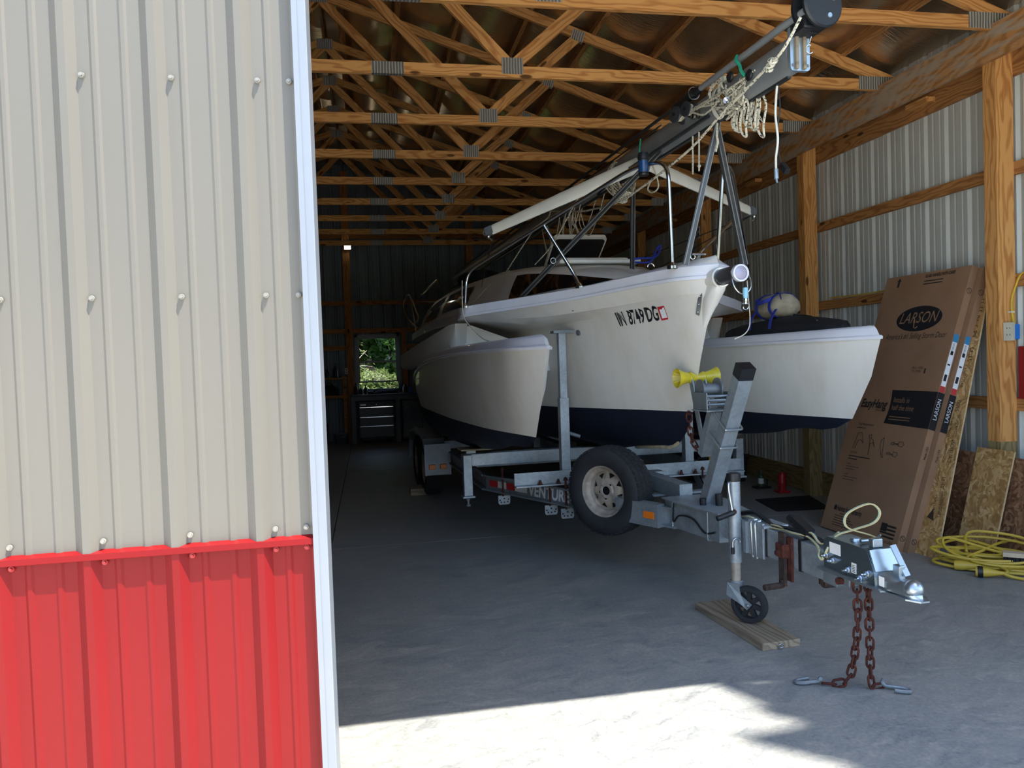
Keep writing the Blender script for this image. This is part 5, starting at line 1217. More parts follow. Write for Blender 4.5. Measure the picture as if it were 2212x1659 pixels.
        txt('product_lettering', 'EasyHang', .10, 1.055, .10, fitw=.315, shear=.2, offset=.003); txt('product_small', 'INSTALLATION', .29, 1.03, .02, fitw=.1)
        txt('tools_heading', 'Tools Recommended', .13, .90, .03, fitw=.19); flat('tools_line', .13, .24, .875, .88, 'card_print')
        def drawing(name, pts, closed=True):
            mb = MB(); mb.tube([bp(s_shift+a, b, d_back+.002) for a, b in (pts+[pts[0]] if closed else pts)], .0018, 4); mb.build(name, 'card_print', body)
        drawing('drill_drawing', [(.14, .70), (.165, .70), (.185, .77), (.21, .78), (.235, .765), (.25, .75), (.235, .79), (.205, .84), (.16, .83), (.155, .77)])
        drawing('pliers_drawing', [(.30, .82), (.325, .79), (.335, .74), (.345, .66), (.335, .75), (.365, .77), (.395, .73), (.36, .79), (.335, .80), (.33, .83)])
        drawing('knife_drawing', [(.455, .80), (.48, .82), (.49, .77), (.50, .70), (.52, .66), (.505, .66), (.47, .72), (.455, .76)])
        drawing('screwdriver_drawing', [(.57, .785), (.60, .795), (.60, .785), (.65, .785), (.65, .80), (.69, .805), (.71, .785), (.69, .765), (.65, .77), (.65, .78), (.60, .78), (.60, .77), (.57, .775)])
        drawing('screwdriver_drawing', [(.55, .705), (.58, .71), (.58, .70), (.62, .70), (.62, .72), (.66, .715), (.67, .70), (.65, .68), (.62, .685), (.62, .695), (.58, .69), (.55, .695)])
        txt('caution_heading', 'CAUTION', .12, .655, .032, fitw=.09)
        for k, w in enumerate((.26, .11)): flat('caution_line', .12, .12+w, .63-.024*k, .638-.024*k, 'card_print')
        for k, w in enumerate((.05, .16, .12, 0, .05, .17, .14)):
            if w: flat('small_line', .12, .12+w, .565-.022*k, .569-.022*k, 'card_print')
        txt('charity_lettering', 'Habitat for Humanity', .15, .17, .058, fitw=.31, offset=.0015)
        mb = MB(); mb.add([bp(s_shift+x, t, d_back+EPS) for x, t in ((.115, .17), (.145, .17), (.145, .20), (.13, .215), (.115, .20))], [(0, 1, 2, 3, 4)]); mb.build('house_mark', 'card_print', body, fix=False)
        for k in range(6): flat('small_line', .14+(.06 if k == 0 else 0), .30+.06*(k > 1)+.03*(k % 2), .145-.02*k, .150-.02*k, 'card_print')
    return E_
cardbox(0, 0, 'front brown storm door carton with black oval logo, leaning nearest the boat', True)
cardbox(.045, -.063, 'second brown storm door carton tucked behind the printed one', False)
# OSB sheet behind the cartons
simple('stamp_ink', '#3a2a1c', .9)
ob = empty('osb_sheet', (4.0, 5.2, 0), 'tall OSB sheet with black stamps behind the brown cartons', 'OSB board')
rt = math.radians(5.0); OE = BXE*math.cos(rt)+BXU*math.sin(rt)*1; OU = BXU*math.cos(rt)-BXE*math.sin(rt)
OO = BXO+BXE*1.16+BXN*-.128-Vector((0, 0, .004))
OE2 = (BXE-OU*BXE.dot(OU)).normalized()
mb = MB(); mb.obox(OO+OU*1.04-OE2*.28, (OE2, OU, BXN), (.28, 1.04, .006)); b_ = mb.build('board', 'osb', ob)
mb = MB(); mb.obox(OO+OU*1.04+OE2*.001, (OE2, OU, BXN), (.0015, 1.038, .0058)); mb.build('board_edge', 'osb_edge', ob)
rr = random.Random(8)
words = ['CAUTION', '23/32', 'APA', 'RATED SHEATHING', 'EXPOSURE 1', 'THIS SIDE DOWN', 'SIZED FOR SPACING', 'PS 2-10', '2700']
t = .35
while t < 1.95:
    tx = rr.choice(words); sz = rr.uniform(.035, .06); vs, fs = textmesh(tx, sz); L = max(x for x, y in vs); k = min(1, .17/L)
    mb = MB(); o = OO+OU*t-OE2*rr.uniform(.05, .09)+BXN*.0075
    mb.add([o+OU*x*k+OE2*-1*(-y) for x, y in vs], fs); mb.build('ink_stamp', 'stamp_ink', ob, fix=False)
    if rr.random() < .6:
        tx = rr.choice(words); vs, fs = textmesh(tx, sz*.7); L = max(x for x, y in vs); k = min(1, .15/L); mb = MB(); o2 = o-OE2*.05; mb.add([o2+OU*x*k+OE2*y for x, y in vs], fs); mb.build('ink_stamp', 'stamp_ink', ob, fix=False)
    t += .19
mb = MB(); o = OO+OU*.30-OE2*.09+BXN*.0075; mb.add([o, o-OE2*.07+OU*.02, o-OE2*.02+OU*.09], [(0, 1, 2)]); mb.build('ink_triangle', 'stamp_ink', ob, fix=False)
mb = MB(); mb.box((3.60, 4.80, 0), (4.05, 5.95, .008)); mb.build('rubber_strip', 'rubber', None, off=(3.8, 5.4, 0), label='thin black strip of rubber on the floor under the cartons', cat='mat') if False else None
# small boards by the post
def leanboard(name, x0, x1, y0, y1, h, mat, label, yshift=0, edge=True):
    base = Vector((x0, (y0+y1)/2, 0)); E_ = empty(name, base, label, 'OSB board')
    up = Vector((x1-x0, yshift, h)); L = up.length; up.normalize(); e = Vector((0, 1, 0)); e = (e-up*e.dot(up)).normalized(); nn = e.cross(up)
    mb = MB(); c = Vector((x0, (y0+y1)/2, 0))+up*L/2; mb.obox(c+Vector((0, 0, .004)), (e, up, nn), ((y1-y0)/2, L/2, .0058)); mb.build('board', mat, E_)
    mb = MB(); mb.obox(c+Vector((0, 0, .004))-e*((y1-y0)/2+.0008), (e, up, nn), (.001, L/2-.002, .0056)); mb.build('board_edge', 'osb_edge', E_)
    return E_
leanboard('osb_offcut', 4.255, 4.385, 4.30, 5.16, .70, 'osb_dark', 'wide weathered reddish OSB offcut leaning behind the lighter one')
leanboard('osb_offcut', 4.17, 4.365, 4.60, 4.93, .745, 'osb', 'short light OSB offcut leaning at the foot of the post')
# ---- yellow extension cord heap
simple('cord_yellow', '#c7a83a', .45, 0, var=.1)
cdm = empty('extension_cord', (4.0, 4.5, 0), 'tangled yellow extension cord heaped on the floor by the post', 'cord')
rr = random.Random(21); pts = []; D1 = Vector((.77, -.64, 0)); D2 = Vector((.64, .77, 0))
cc = Vector((4.02, 4.50, 0))
for k in range(13):
    a0 = rr.uniform(.20, .40); b0 = rr.uniform(.07, .16); c0 = cc+D1*rr.uniform(-.05, .16)+D2*rr.uniform(-.09, .06); tz = rr.uniform(.02, .16); ph = rr.uniform(-.4, .4)
    for i in range(10):
        t = 2*math.pi*i/10+k*.3
        p = c0+D1*a0*math.cos(t)+D2*b0*math.sin(t+ph); p.z = .012+.010*k*.6+max(0, tz*(math.sin(t)*.5+.5))*(.3+.7*(k % 2))
        p.x = min(p.x, 4.33); pts.append(p)
mb = MB(); mb.tube(smoothpath(pts, 5), .0095, 7); mb.build('cord', 'cord_yellow', cdm, smooth=True)
mb = MB(); mb.tube(smoothpath([pts[-1], (3.98, 4.30, .05), (3.95, 4.25, .02), (4.05, 4.12, .0105), (4.2, 4.0, .0105)], 6), .0095, 7); mb.build('cord', 'cord_yellow', cdm, smooth=True)
def plug(c, ax, name, ring=True):
    mb = MB(); mb.lathe([(0, 0), (.03, 0), (.032, .01), (.032, .04), (.030, .06), (.022, .10), (.015, .13), (.011, .16)], c, ax, 18); o = mb.build(name, 'cord_yellow', cdm, smooth=True)
    if ring: mb = MB(); mb.lathe([(.034, .012), (.036, .014), (.036, .04), (.034, .042)], c, ax, 18, closed=True); mb.build('plug_ring', 'black_plastic', o, smooth=True)
    return o
plug(Vector((3.80, 4.33, .036)), Vector((.77, -.64, .02)), 'cord_plug')
plug(Vector((3.79, 4.50, .036)), Vector((.72, -.69, .05)), 'cord_plug', False)
mb = MB(); mb.tube(smoothpath([Vector((3.80, 4.33, .036))+Vector((.77, -.64, .0)).normalized()*.155, (3.98, 4.20, .015), (4.08, 4.10, .0105), (4.3, 3.95, .0105)], 6), .0095, 7); mb.build('cord', 'cord_yellow', cdm, smooth=True)
# ---- broom head at the right edge
bh = empty('broom_head', (4.14, 4.30, 0), 'black push broom head with pale wooden back beside the yellow cord', 'broom')
simple('pale_wood', '#cdb99a', .7)
q = Vector((.77, -.64, 0)); s_ = Vector((.64, .77, 0))
mb = MB(); mb.obox((4.17, 4.26, .125), (q, s_, (0, 0, 1)), (.17, .035, .014)); mb.build('wooden_back', 'pale_wood', bh)
mb = MB()
for i in range(22):
    for j in range(3):
        b0 = Vector((4.17, 4.26, .111))+q*(-.155+.0148*i)+s_*(-.024+.024*j); mb.bar(b0, b0+q*rr.uniform(-.01, .01)+s_*rr.uniform(-.02, .0)-Vector((0, 0, .108)), .012, .012)
mb.build('bristles', 'black_soft', bh)
# ---- plank under the jack wheel
A = Vector((1.835, 4.245, 0)); B = Vector((1.885, 3.545, 0)); w = Vector((.218, .012, 0))
pe = empty('wooden_plank', (1.95, 3.9, 0), 'weathered grey plank on the floor under the jack wheel', 'plank')
po = member('plank', A+w/2+Vector((0, 0, .019)), B+w/2+Vector((0, 0, .019)), .218, .038, 'plank_grey', pe)
bmm = bmesh.new(); bmm.from_mesh(po.data); bmesh.ops.bevel(bmm, geom=bmm.edges[:], offset=.003, segments=1, affect='EDGES'); bmm.to_mesh(po.data); bmm.free()
mb = MB(); m_ = B+w*.45; mb.tube(arc(m_+Vector((0, -.012, .02)), (1, 0, 0), (0, -.3, .95), .012, 0, 6.28, 12), .003, 6); mb.build('metal_eye', 'zinc', pe, smooth=True)
# ---- floor mat, jacks and toolbox by the right wall
mb = MB(); pts = [(3.80, 7.22), (3.70, 6.62), (4.22, 6.57), (4.40, 7.22)]; mb.prism(pts, (0, 0, .001), (1, 0, 0), (0, 1, 0), (0, 0, 1), .008); mb.build('rubber_mat', 'black_soft', None, off=(4.0, 6.9, 0), label='flat black rubber mat on the floor beside the wall post', cat='mat')
simple('jack_red', '#9c1620', .35, 0, var=.1); simple('jack_green', '#26442f', .45); simple('latch_yellow', '#d6b31e', .5)
E_ = empty('bottle_jack', (4.27, 7.52, 0), 'red bottle jack standing on the floor by the wall', 'jack')
mb = MB(); mb.lathe([(0, .215), (.025, .213), (.038, .20), (.041, .18), (.041, .03), (.05, .02)], (4.27, 7.52, 0), (0, 0, 1), 20); mb.build('jack_body', 'jack_red', E_, smooth=True)
mb = MB(); mb.box((4.205, 7.455, 0), (4.335, 7.585, .022), bevel=.006); mb.build('jack_base', 'jack_red', E_); mb = MB(); mb.cyl((4.235, 7.47, .02), (4.235, 7.47, .10), .012, 10); mb.build('jack_pump', 'jack_red', E_)
E_ = empty('bottle_jack', (4.20, 7.84, 0), 'dark green bottle jack with pale label behind the red one', 'jack')
mb = MB(); mb.lathe([(0, .19), (.012, .19), (.014, .15), (.028, .145), (.03, .12), (.03, .02), (.04, .02)], (4.20, 7.84, 0), (0, 0, 1), 18); mb.build('jack_body', 'jack_green', E_, smooth=True)
mb = MB(); mb.box((4.12, 7.78, 0), (4.29, 7.90, .02), bevel=.005); mb.build('jack_base', 'black_plastic', E_); mb = MB(); mb.lathe([(.0305, .05), (.0305, .11)], (4.20, 7.84, 0), (0, 0, 1), 18); mb.build('jack_label', 'label_white', E_)
mb = MB(); mb.cyl((4.24, 7.80, .02), (4.25, 7.79, .10), .012, 10); mb.build('jack_pump', 'black_plastic', E_)
E_ = empty('tool_box', (3.98, 8.5, 0), 'large black plastic tool box with yellow latches near the wall', 'tool box')
mb = MB(); mb.loft([[(x, y, z) for x, y in rrect(hx, hy, .03)] for hx, hy, z in ((.29, .19, 0), (.31, .21, .28))], closed=True); mb.v = [(x+3.98, y+8.5, z) for x, y, z in mb.v]; mb.build('tub', 'black_plastic', E_)
mb = MB(); mb.box((3.66, 8.28, .28), (4.30, 8.72, .32), bevel=.012); mb.box((3.72, 8.33, .32), (4.24, 8.67, .365), bevel=.015); mb.build('lid', 'black_plastic', E_)
for x in (3.82, 4.16): mb = MB(); mb.box((x-.025, 8.268, .21), (x+.025, 8.283, .32), bevel=.004); mb.build('latch', 'latch_yellow', E_)
mb = MB(); mb.tube(fillet([(3.86, 8.5, .36), (3.86, 8.5, .41), (4.10, 8.5, .41), (4.10, 8.5, .36)], .02), .013, 8); mb.build('handle', 'black_plastic', E_, smooth=True)
E_ = empty('long_case', (4.17, 9.7, 0), 'long dark storage case lying on the floor behind the tool box', 'case')
mb = MB(); mb.box((4.0, 8.9, 0), (4.33, 10.6, .34), bevel=.01); mb.build('case_body', 'black_plastic', E_); mb = MB(); mb.box((3.98, 8.88, .34), (4.35, 10.62, .40), bevel=.01); mb.build('case_lid', 'black_plastic', E_)
# ---- outlet, cable, small sign, red sheet on the right wall
E_ = empty('wall_outlet', (4.44, 4.72, 1.52), 'double power outlet with bright blue box on the near post', 'power outlet')
simple('box_blue', '#1c6fc4', .5); simple('ivory', '#c9c4ae', .4)
mb = MB(); mb.box((4.452, 4.69, 1.525), (4.505, 4.763, 1.632), bevel=.006); mb.build('blue_box', 'box_blue', E_)
mb = MB(); mb.obox((4.445, 4.722, 1.582), ((.35, -1, 0), (1, .35, 0), (0, 0, 1)), (.036, .005, .064)); cv = mb.build('cover_plate', 'ivory', E_)
for z in (1.605, 1.558):
    for yy in (-.010, .010):
        c = Vector((4.439, 4.722, z))+Vector((.35, -1, 0)).normalized()*yy; mb = MB(); mb.obox(c, ((.35, -1, 0), (1, .35, 0), (0, 0, 1)), (.0015, .001, .006)); mb.build('slot', 'letter_black', cv)
simple('cable_yellow', '#d9b52e', .5)
mb = MB(); mb.tube(smoothpath([(4.50, 4.735, 1.63), (4.49, 4.74, 1.70), (4.49, 4.745, 1.80), (4.52, 4.74, 1.90), (4.545, 4.70, 1.99), (4.555, 4.5, 2.0)], 6), .007, 8); mb.build('yellow_cable', 'cable_yellow', E_, smooth=True)
mb = MB(); mb.box((4.475, 4.735, 1.715), (4.505, 4.762, 1.725)); mb.build('cable_staple', 'label_white', E_)
mb = MB(); mb.tube(smoothpath([(4.54, 5.0, 2.005), (4.535, 5.6, 2.02), (4.54, 6.4, 2.0), (4.537, 7.0, 2.01)], 6), .006, 6); mb.build('wall_cable', 'cable_yellow', None, off=(4.54, 6, 2.0), smooth=True, label='thin yellow cable run along the middle wall rail', cat='cable')
mb = MB(); mb.box((4.388, 9.68, 3.03), (4.3995, 9.74, 3.19)); so = mb.build('warning_card', 'label_white', None, off=(4.39, 9.71, 3.03), label='small white warning card on a far wall post', cat='sign')
mb = MB(); mb.tube([Vector((4.387, 9.71, 3.15))+Vector((0, math.cos(t), math.sin(t)))*.018 for t in [2*math.pi*i/16 for i in range(17)]], .003, 5); mb.tube([(4.387, 9.698, 3.162), (4.387, 9.722, 3.138)], .003, 5); mb.build('prohibition_mark', 'letter_black', so, off=(4.39, 9.71, 3.03))
mb = MB(); mb.box((4.386, 9.69, 3.06), (4.3875, 9.73, 3.10)); mb.build('card_print_block', 'letter_black', so, off=(4.39, 9.71, 3.03))
pr = rib_profile(4.10, 4.74, 4.66, -.012); E_ = empty('red_sheet', (4.53, 4.4, 1.10), 'offcut of dark red ribbed steel standing on the wall rail beside the outlet', 'metal sheet')
simple('red_deep', '#8f1420', .35, 0, var=.05)
mb = MB(); mb.add([p for s, d in pr for p in ((4.532+d*.6, s, 1.107), (4.532+d*.6, s, 1.475))], [(2*i, 2*i+2, 2*i+3, 2*i+1) for i in range(len(pr)-1)]); mb.build('sheet', 'red_deep', E_, fix=False)
mb = MB(); mb.box((4.520, 4.10, 1.105), (4.535, 4.74, 1.112)); mb.build('bent_edge', 'red_deep', E_)
# ---- red fuel can peeping out behind the door edge
E_ = empty('fuel_can', (-.50, 6.40, 0), 'red fuel can just behind the white door edge', 'fuel can')
mb = MB(); mb.box((-.62, 6.30, 0), (-.385, 6.50, .15), bevel=.035); mb.build('can_body', 'jack_red', E_, smooth=True); mb = MB(); mb.tube(fillet([(-.57, 6.40, .14), (-.57, 6.40, .19), (-.46, 6.40, .19), (-.46, 6.40, .14)], .02), .012, 8); mb.build('can_handle', 'jack_red', E_, smooth=True); mb = MB(); mb.cyl((-.42, 6.4, .14), (-.41, 6.4, .17), .02, 12); mb.build('can_cap', 'black_plastic', E_, smooth=True)
# ---- black tarpaulin and duffel bag on the right float
E_ = empty('folded_tarp', b2w(1.1, 2.3, 1.62), 'black folded tarpaulin bundle lying on the right float', 'tarpaulin')
mb = MB(); secs = []; rr = random.Random(4)
for k, (v, hw, zt) in enumerate(((1.62, .05, 1.66), (1.70, .10, 1.70), (1.95, .13, 1.735), (2.2, .15, 1.755), (2.5, .16, 1.745), (2.8, .16, 1.72), (3.0, .13, 1.69), (3.06, .06, 1.665))):
    sec = []
    for i in range(13):
        t = math.pi*i/12; sec.append(b2w(1.12+hw*math.cos(t)+rr.uniform(-.006, .006), v, 1.632+(zt-1.632)*math.sin(t)**.6+rr.uniform(-.006, .006)))
    secs.append(sec)
mb.loft(secs, closed=True); mb.build('tarp_folds', 'black_soft', E_, smooth=60)
mb = MB(); mb.tube(smoothpath([b2w(1.0, 1.75, 1.70), b2w(1.05, 1.9, 1.735), b2w(1.12, 2.2, 1.765)], 5), .006, 6); mb.build('tarp_cord', 'black_plastic', E_, smooth=True)
def bagmat():
    m = MN('canvas_tan'); v = m.coord(); n = m.noise(v, 9, 4)
    m.set(color=m.ramp(n, [(.35, lin('#8f8672')), (.7, lin('#b5ab94'))]), rough=.9, spec=.2).bump(n, .5, .01)
bagmat(); simple('strap_blue', '#20308c', .8)
bc = b2w(1.12, 2.42, 1.745)
E_ = empty('duffel_bag', bc, 'tan canvas duffel bag with blue straps on top of the black tarpaulin', 'bag')
mb = MB(); secs = []
for k in range(9):
    f = -1+2*k/8; v = 2.42+f*.21; r = math.sqrt(max(.02, 1-f**4)); sec = []
    for i in range(16):
        t = 2*math.pi*i/16; sec.append(b2w(1.12+.12*r*math.cos(t)+rr.uniform(-.004, .004), v, 1.83+.105*r*math.sin(t)*(1 if math.sin(t) > 0 else .8)+rr.uniform(-.005, .005)))
    secs.append(sec)
mb.loft(secs, closed=True); mb.build('bag_body', 'canvas_tan', E_, smooth=60)
def ribbon(name, pts, wdir, w, mat, par):
    P_ = smoothpath(pts, 4); wd_ = Vector(wdir).normalized()*w/2; mb = MB()
    n_ = [];
    for i, p in enumerate(P_):
        t_ = (P_[min(i+1, len(P_)-1)]-P_[max(i-1, 0)]).normalized(); nn = t_.cross(wd_).normalized()*.002; n_.append(nn)
    mb.loft([[p-wd_-k, p+wd_-k, p+wd_+k, p-wd_+k] for p, k in zip(P_, n_)], closed=True); return mb.build(name, mat, par, smooth=40)
for v in (2.33, 2.51):
    ribbon('bag_strap', [b2w(1.12+.123*math.cos(t), v, 1.83+.109*math.sin(t)*(1 if math.sin(t) > 0 else .8)) for t in [2*math.pi*i/14 for i in range(15)]], _AD, .032, 'strap_blue', E_)
ribbon('bag_handle', [b2w(1.02, 2.33, 1.895), b2w(.975, 2.36, 1.875), b2w(.965, 2.42, 1.865), b2w(.975, 2.48, 1.875), b2w(1.02, 2.51, 1.895)], (0, 0, 1), .03, 'strap_blue', E_)
for v in (2.52, 2.24): ribbon('hanging_strap', [b2w(1.0, v, 1.81), b2w(.955, v, 1.74), b2w(.945, v+.01, 1.665)], _AD, .032, 'strap_blue', E_)
mb = MB(); mb.tube(smoothpath([b2w(1.03, 2.22, 1.88), b2w(1.10, 2.35, 1.936), b2w(1.12, 2.45, 1.938), b2w(1.05, 2.6, 1.89)], 5), .004, 5); mb.build('bag_zip', 'strap_blue', E_, smooth=True)
# ---- workbench, tool chest and clutter at the back wall
wbh = empty('workbench', (.45, 15.3, 0), 'dark workbench under the back window', 'workbench')
mb = MB(); mb.box((-.34, 14.93, .90), (1.60, 15.56, .935), bevel=.004); mb.build('bench_top', 'black_plastic', wbh)
mb = MB(); mb.box((-.32, 14.97, .82), (1.58, 15.0, .90)); mb.build('bench_apron', 'mast_dark', wbh)
for x in (-.30, .53, 1.52):
    for y in (15.0, 15.5): mb = MB(); mb.box((x-.04, y-.04, 0), (x+.04, y+.04, .90)); mb.build('bench_leg', 'mast_dark', wbh)
simple('chest_grey', '#2e3238', .35, .3, var=.05)
tc = empty('tool_chest', (.13, 15.25, 0), 'black rolling tool chest with chrome drawer pulls under the workbench', 'tool chest')
mb = MB(); mb.box((-.205, 15.03, .10), (.465, 15.5, .80), bevel=.006); mb.build('chest_body', 'black_plastic', tc)
for za, zb in ((.505, .685), (.33, .495), (.115, .32)):
    mb = MB(); mb.box((-.185, 15.015, za), (.445, 15.032, zb), bevel=.004); dw = mb.build('drawer', 'chest_grey', tc); mb = MB(); mb.box((-.185, 15.005, zb-.006), (.445, 15.018, zb+.014), bevel=.004); mb.build('drawer_pull', 'chrome', dw)
mb = MB(); mb.box((-.17, 15.026, .725), (-.07, 15.031, .748)); mb.build('name_badge', 'zinc', tc); mb = MB(); mb.lathe([(0, .01), (.012, .008), (.013, 0)], (.13, 15.03, .735), (0, -1, 0), 12); mb.build('lock', 'chrome', tc, smooth=True)
for x in (-.16, .42):
    for y in (15.1, 15.43): mb = MB(); mb.lathe([(.02, -.02), (.05, -.02), (.05, .02), (.02, .02)], (x, y, .05), (1, 0, 0), 16, closed=True); mb.cyl((x, y, .05), (x, y, .11), .012, 8); mb.build('caster', 'rubber', tc, smooth=True)
cb = empty('cabinet', (.95, 15.25, 0), 'dark grey cabinet right of the tool chest', 'cabinet')
mb = MB(); mb.box((.62, 15.04, .06), (1.35, 15.5, .80), bevel=.005); mb.build('cabinet_body', 'mast_dark', cb)
for x in (.64, 1.0): mb = MB(); mb.box((x, 15.02, .09), (x+.335, 15.042, .77), bevel=.004); dr_ = mb.build('cabinet_door', 'chest_grey', cb); mb = MB(); mb.cyl((x+.04, 15.0, .66), (x+.10, 15.0, .66), .008, 8); mb.build('door_pull', 'chrome', dr_)
def bottle(name, x, y, z, h, r, mat, label, cap='black_plastic', cat='bottle', grp='bottles and cans around the workbench', pump=False):
    E_ = empty(name, (x, y, z), label, cat, grp)
    mb = MB(); mb.lathe([(0, 0), (r, 0), (r, h*.62), (r*.85, h*.70), (r*.35, h*.80), (r*.33, h*.9), (0, h*.9)], (x, y, z), (0, 0, 1), 14); mb.build('bottle_body', mat, E_, smooth=True)
    mb = MB(); mb.lathe([(0, h), (r*.4, h), (r*.42, h*.88), (0, h*.88)], (x, y, z), (0, 0, 1), 12)
    if pump: mb.tube([(x, y, z+h), (x, y, z+h*1.12), (x+r*1.2, y-.01, z+h*1.1)], r*.14, 6)
    mb.build('bottle_cap', cap, E_, smooth=True)
bottle('bottle', -.24, 15.2, .935, .22, .035, 'black_plastic', 'dark bottle on the bench at the left window edge')
bottle('bottle', -.15, 15.3, .935, .13, .04, 'jack_green', 'short dark can on the bench below the left pane')
bottle('spray_can', -.06, 15.25, .935, .18, .03, 'mast_dark', 'tall black spray can standing before the window')
bottle('bottle', .70, 15.3, .935, .17, .045, 'black_plastic', 'stout dark bottle on the bench at the right window edge')
bottle('bottle', .80, 15.22, .935, .14, .04, 'box_blue', 'bluish dark bottle beside the stout one')
E_ = empty('work_cloth', (.33, 15.25, .935), 'crumpled black cloth lying on the bench before the window', 'cloth')
mb = MB(); secs = []; rr = random.Random(12)
for k in range(12):
    x = .08+.50*k/11; h = .07*math.sin(math.pi*(k+.4)/12)*rr.uniform(.7, 1.15)+(.03 if k == 9 else 0)+.012; secs.append([(x, 15.25+.13*math.cos(t), .936+h*math.sin(t)*rr.uniform(.85, 1.1)) for t in [math.pi*i/9 for i in range(10)]])
mb.loft(secs, closed=True); mb.build('cloth_folds', 'black_soft', E_, smooth=70)
E_ = empty('paper_roll', (.03, 15.12, .935), 'small pale roll on the bench front', 'roll'); mb = MB(); mb.lathe([(.012, -.05), (.03, -.05), (.03, .05), (.012, .05)], (.03, 15.12, .966), (1, .2, 0), 16, closed=True); mb.build('roll', 'chest_grey', E_, smooth=True)
sh = empty('wall_shelf', (-.85, 15.4, 0), 'wooden wall shelves left of the back window', 'shelf')
for z in (.93, 1.27): mb = MB(); mb.box((-1.6, 15.25, z-.03), (-.42, 15.56, z)); mb.build('shelf_board', 'pine_dull', sh)
for x in (-1.58, -.46):
    mb = MB(); mb.box((x-.03, 15.3, 0), (x+.03, 15.36, 1.30)); mb.build('shelf_upright', 'pine_dull', sh)
bottle('soap_bottle', -.62, 15.35, 1.27, .24, .045, 'black_plastic', 'black pump bottle on the upper shelf', pump=True)
bottle('bottle', -.78, 15.4, 1.27, .16, .05, 'chest_grey', 'wide grey bottle on the upper shelf beside the pump bottle')
bottle('bottle', -.95, 15.4, 1.27, .2, .04, 'mast_dark', 'dark bottle at the left of the upper shelf')
E_ = empty('switch_box', (-.44, 15.6, 1.35), 'small white switch plate on the back wall post', 'switch'); mb = MB(); mb.box((-.45, 15.56, 1.33), (-.39, 15.578, 1.45), bevel=.004); sp0 = mb.build('plate', 'label_white', E_)
for z in (1.365, 1.415): mb = MB(); mb.box((-.43, 15.555, z-.012), (-.41, 15.561, z+.012)); mb.build('rocker', 'letter_black', sp0)
E_ = empty('tool_bag', (-.75, 15.4, .93), 'black tool bag on the lower shelf', 'bag'); mb = MB(); mb.loft([[(-.75+a*.2*s, 15.42+b*.12*s, z) for a, b in rrect(1, 1, .3)] for z, s in ((.932, 1), (1.04, .95), (1.10, .6), (1.13, .25))], closed=True); mb.build('bag_body', 'black_soft', E_, smooth=60); mb = MB(); mb.tube(arc((-.75, 15.42, 1.10), (1, 0, 0), (0, 0, 1), .07, 0, math.pi, 10), .010, 6); mb.build('bag_handle', 'black_plastic', E_, smooth=True)
E_ = empty('plastic_tub', (-.55, 15.2, 0), 'grey plastic tub on the floor under the shelves', 'tub'); mb = MB(); mb.loft([[(-.55+x, 15.2+y, z) for x, y in rrect(a, a*.8, .03)] for z, a in ((0, .11), (.18, .13), (.182, .145), (.20, .145), (.20, .125), (.02, .105))], closed=True); mb.build('tub_body', 'chest_grey', E_); mb = MB(); mb.tube(arc((-.55, 15.08, .19), (1, 0, 0), (0, -.5, -.6), .09, 0, math.pi, 10), .005, 6); mb.build('tub_handle', 'zinc', E_)
E_ = empty('waste_bin', (-.92, 15.1, 0), 'dark cylindrical bin on the floor left of the tub', 'bin'); mb = MB(); mb.lathe([(0, 0), (.12, 0), (.14, .38), (.15, .38), (.15, .40), (.13, .40), (.11, .02), (0, .02)], (-.92, 15.1, 0), (0, 0, 1), 22); mb.build('bin_body', 'mast_dark', E_, smooth=40)
# wooden wheel chock behind the left trailer tyre
E_ = empty('wheel_block', (.55, 9.05, 0), 'small wooden block on the floor left of the trailer tyre', 'block'); mb = MB(); mb.box((.42, 8.8, 0), (.60, 9.1, .075), bevel=.004); mb.build('block', 'plank_grey', E_)
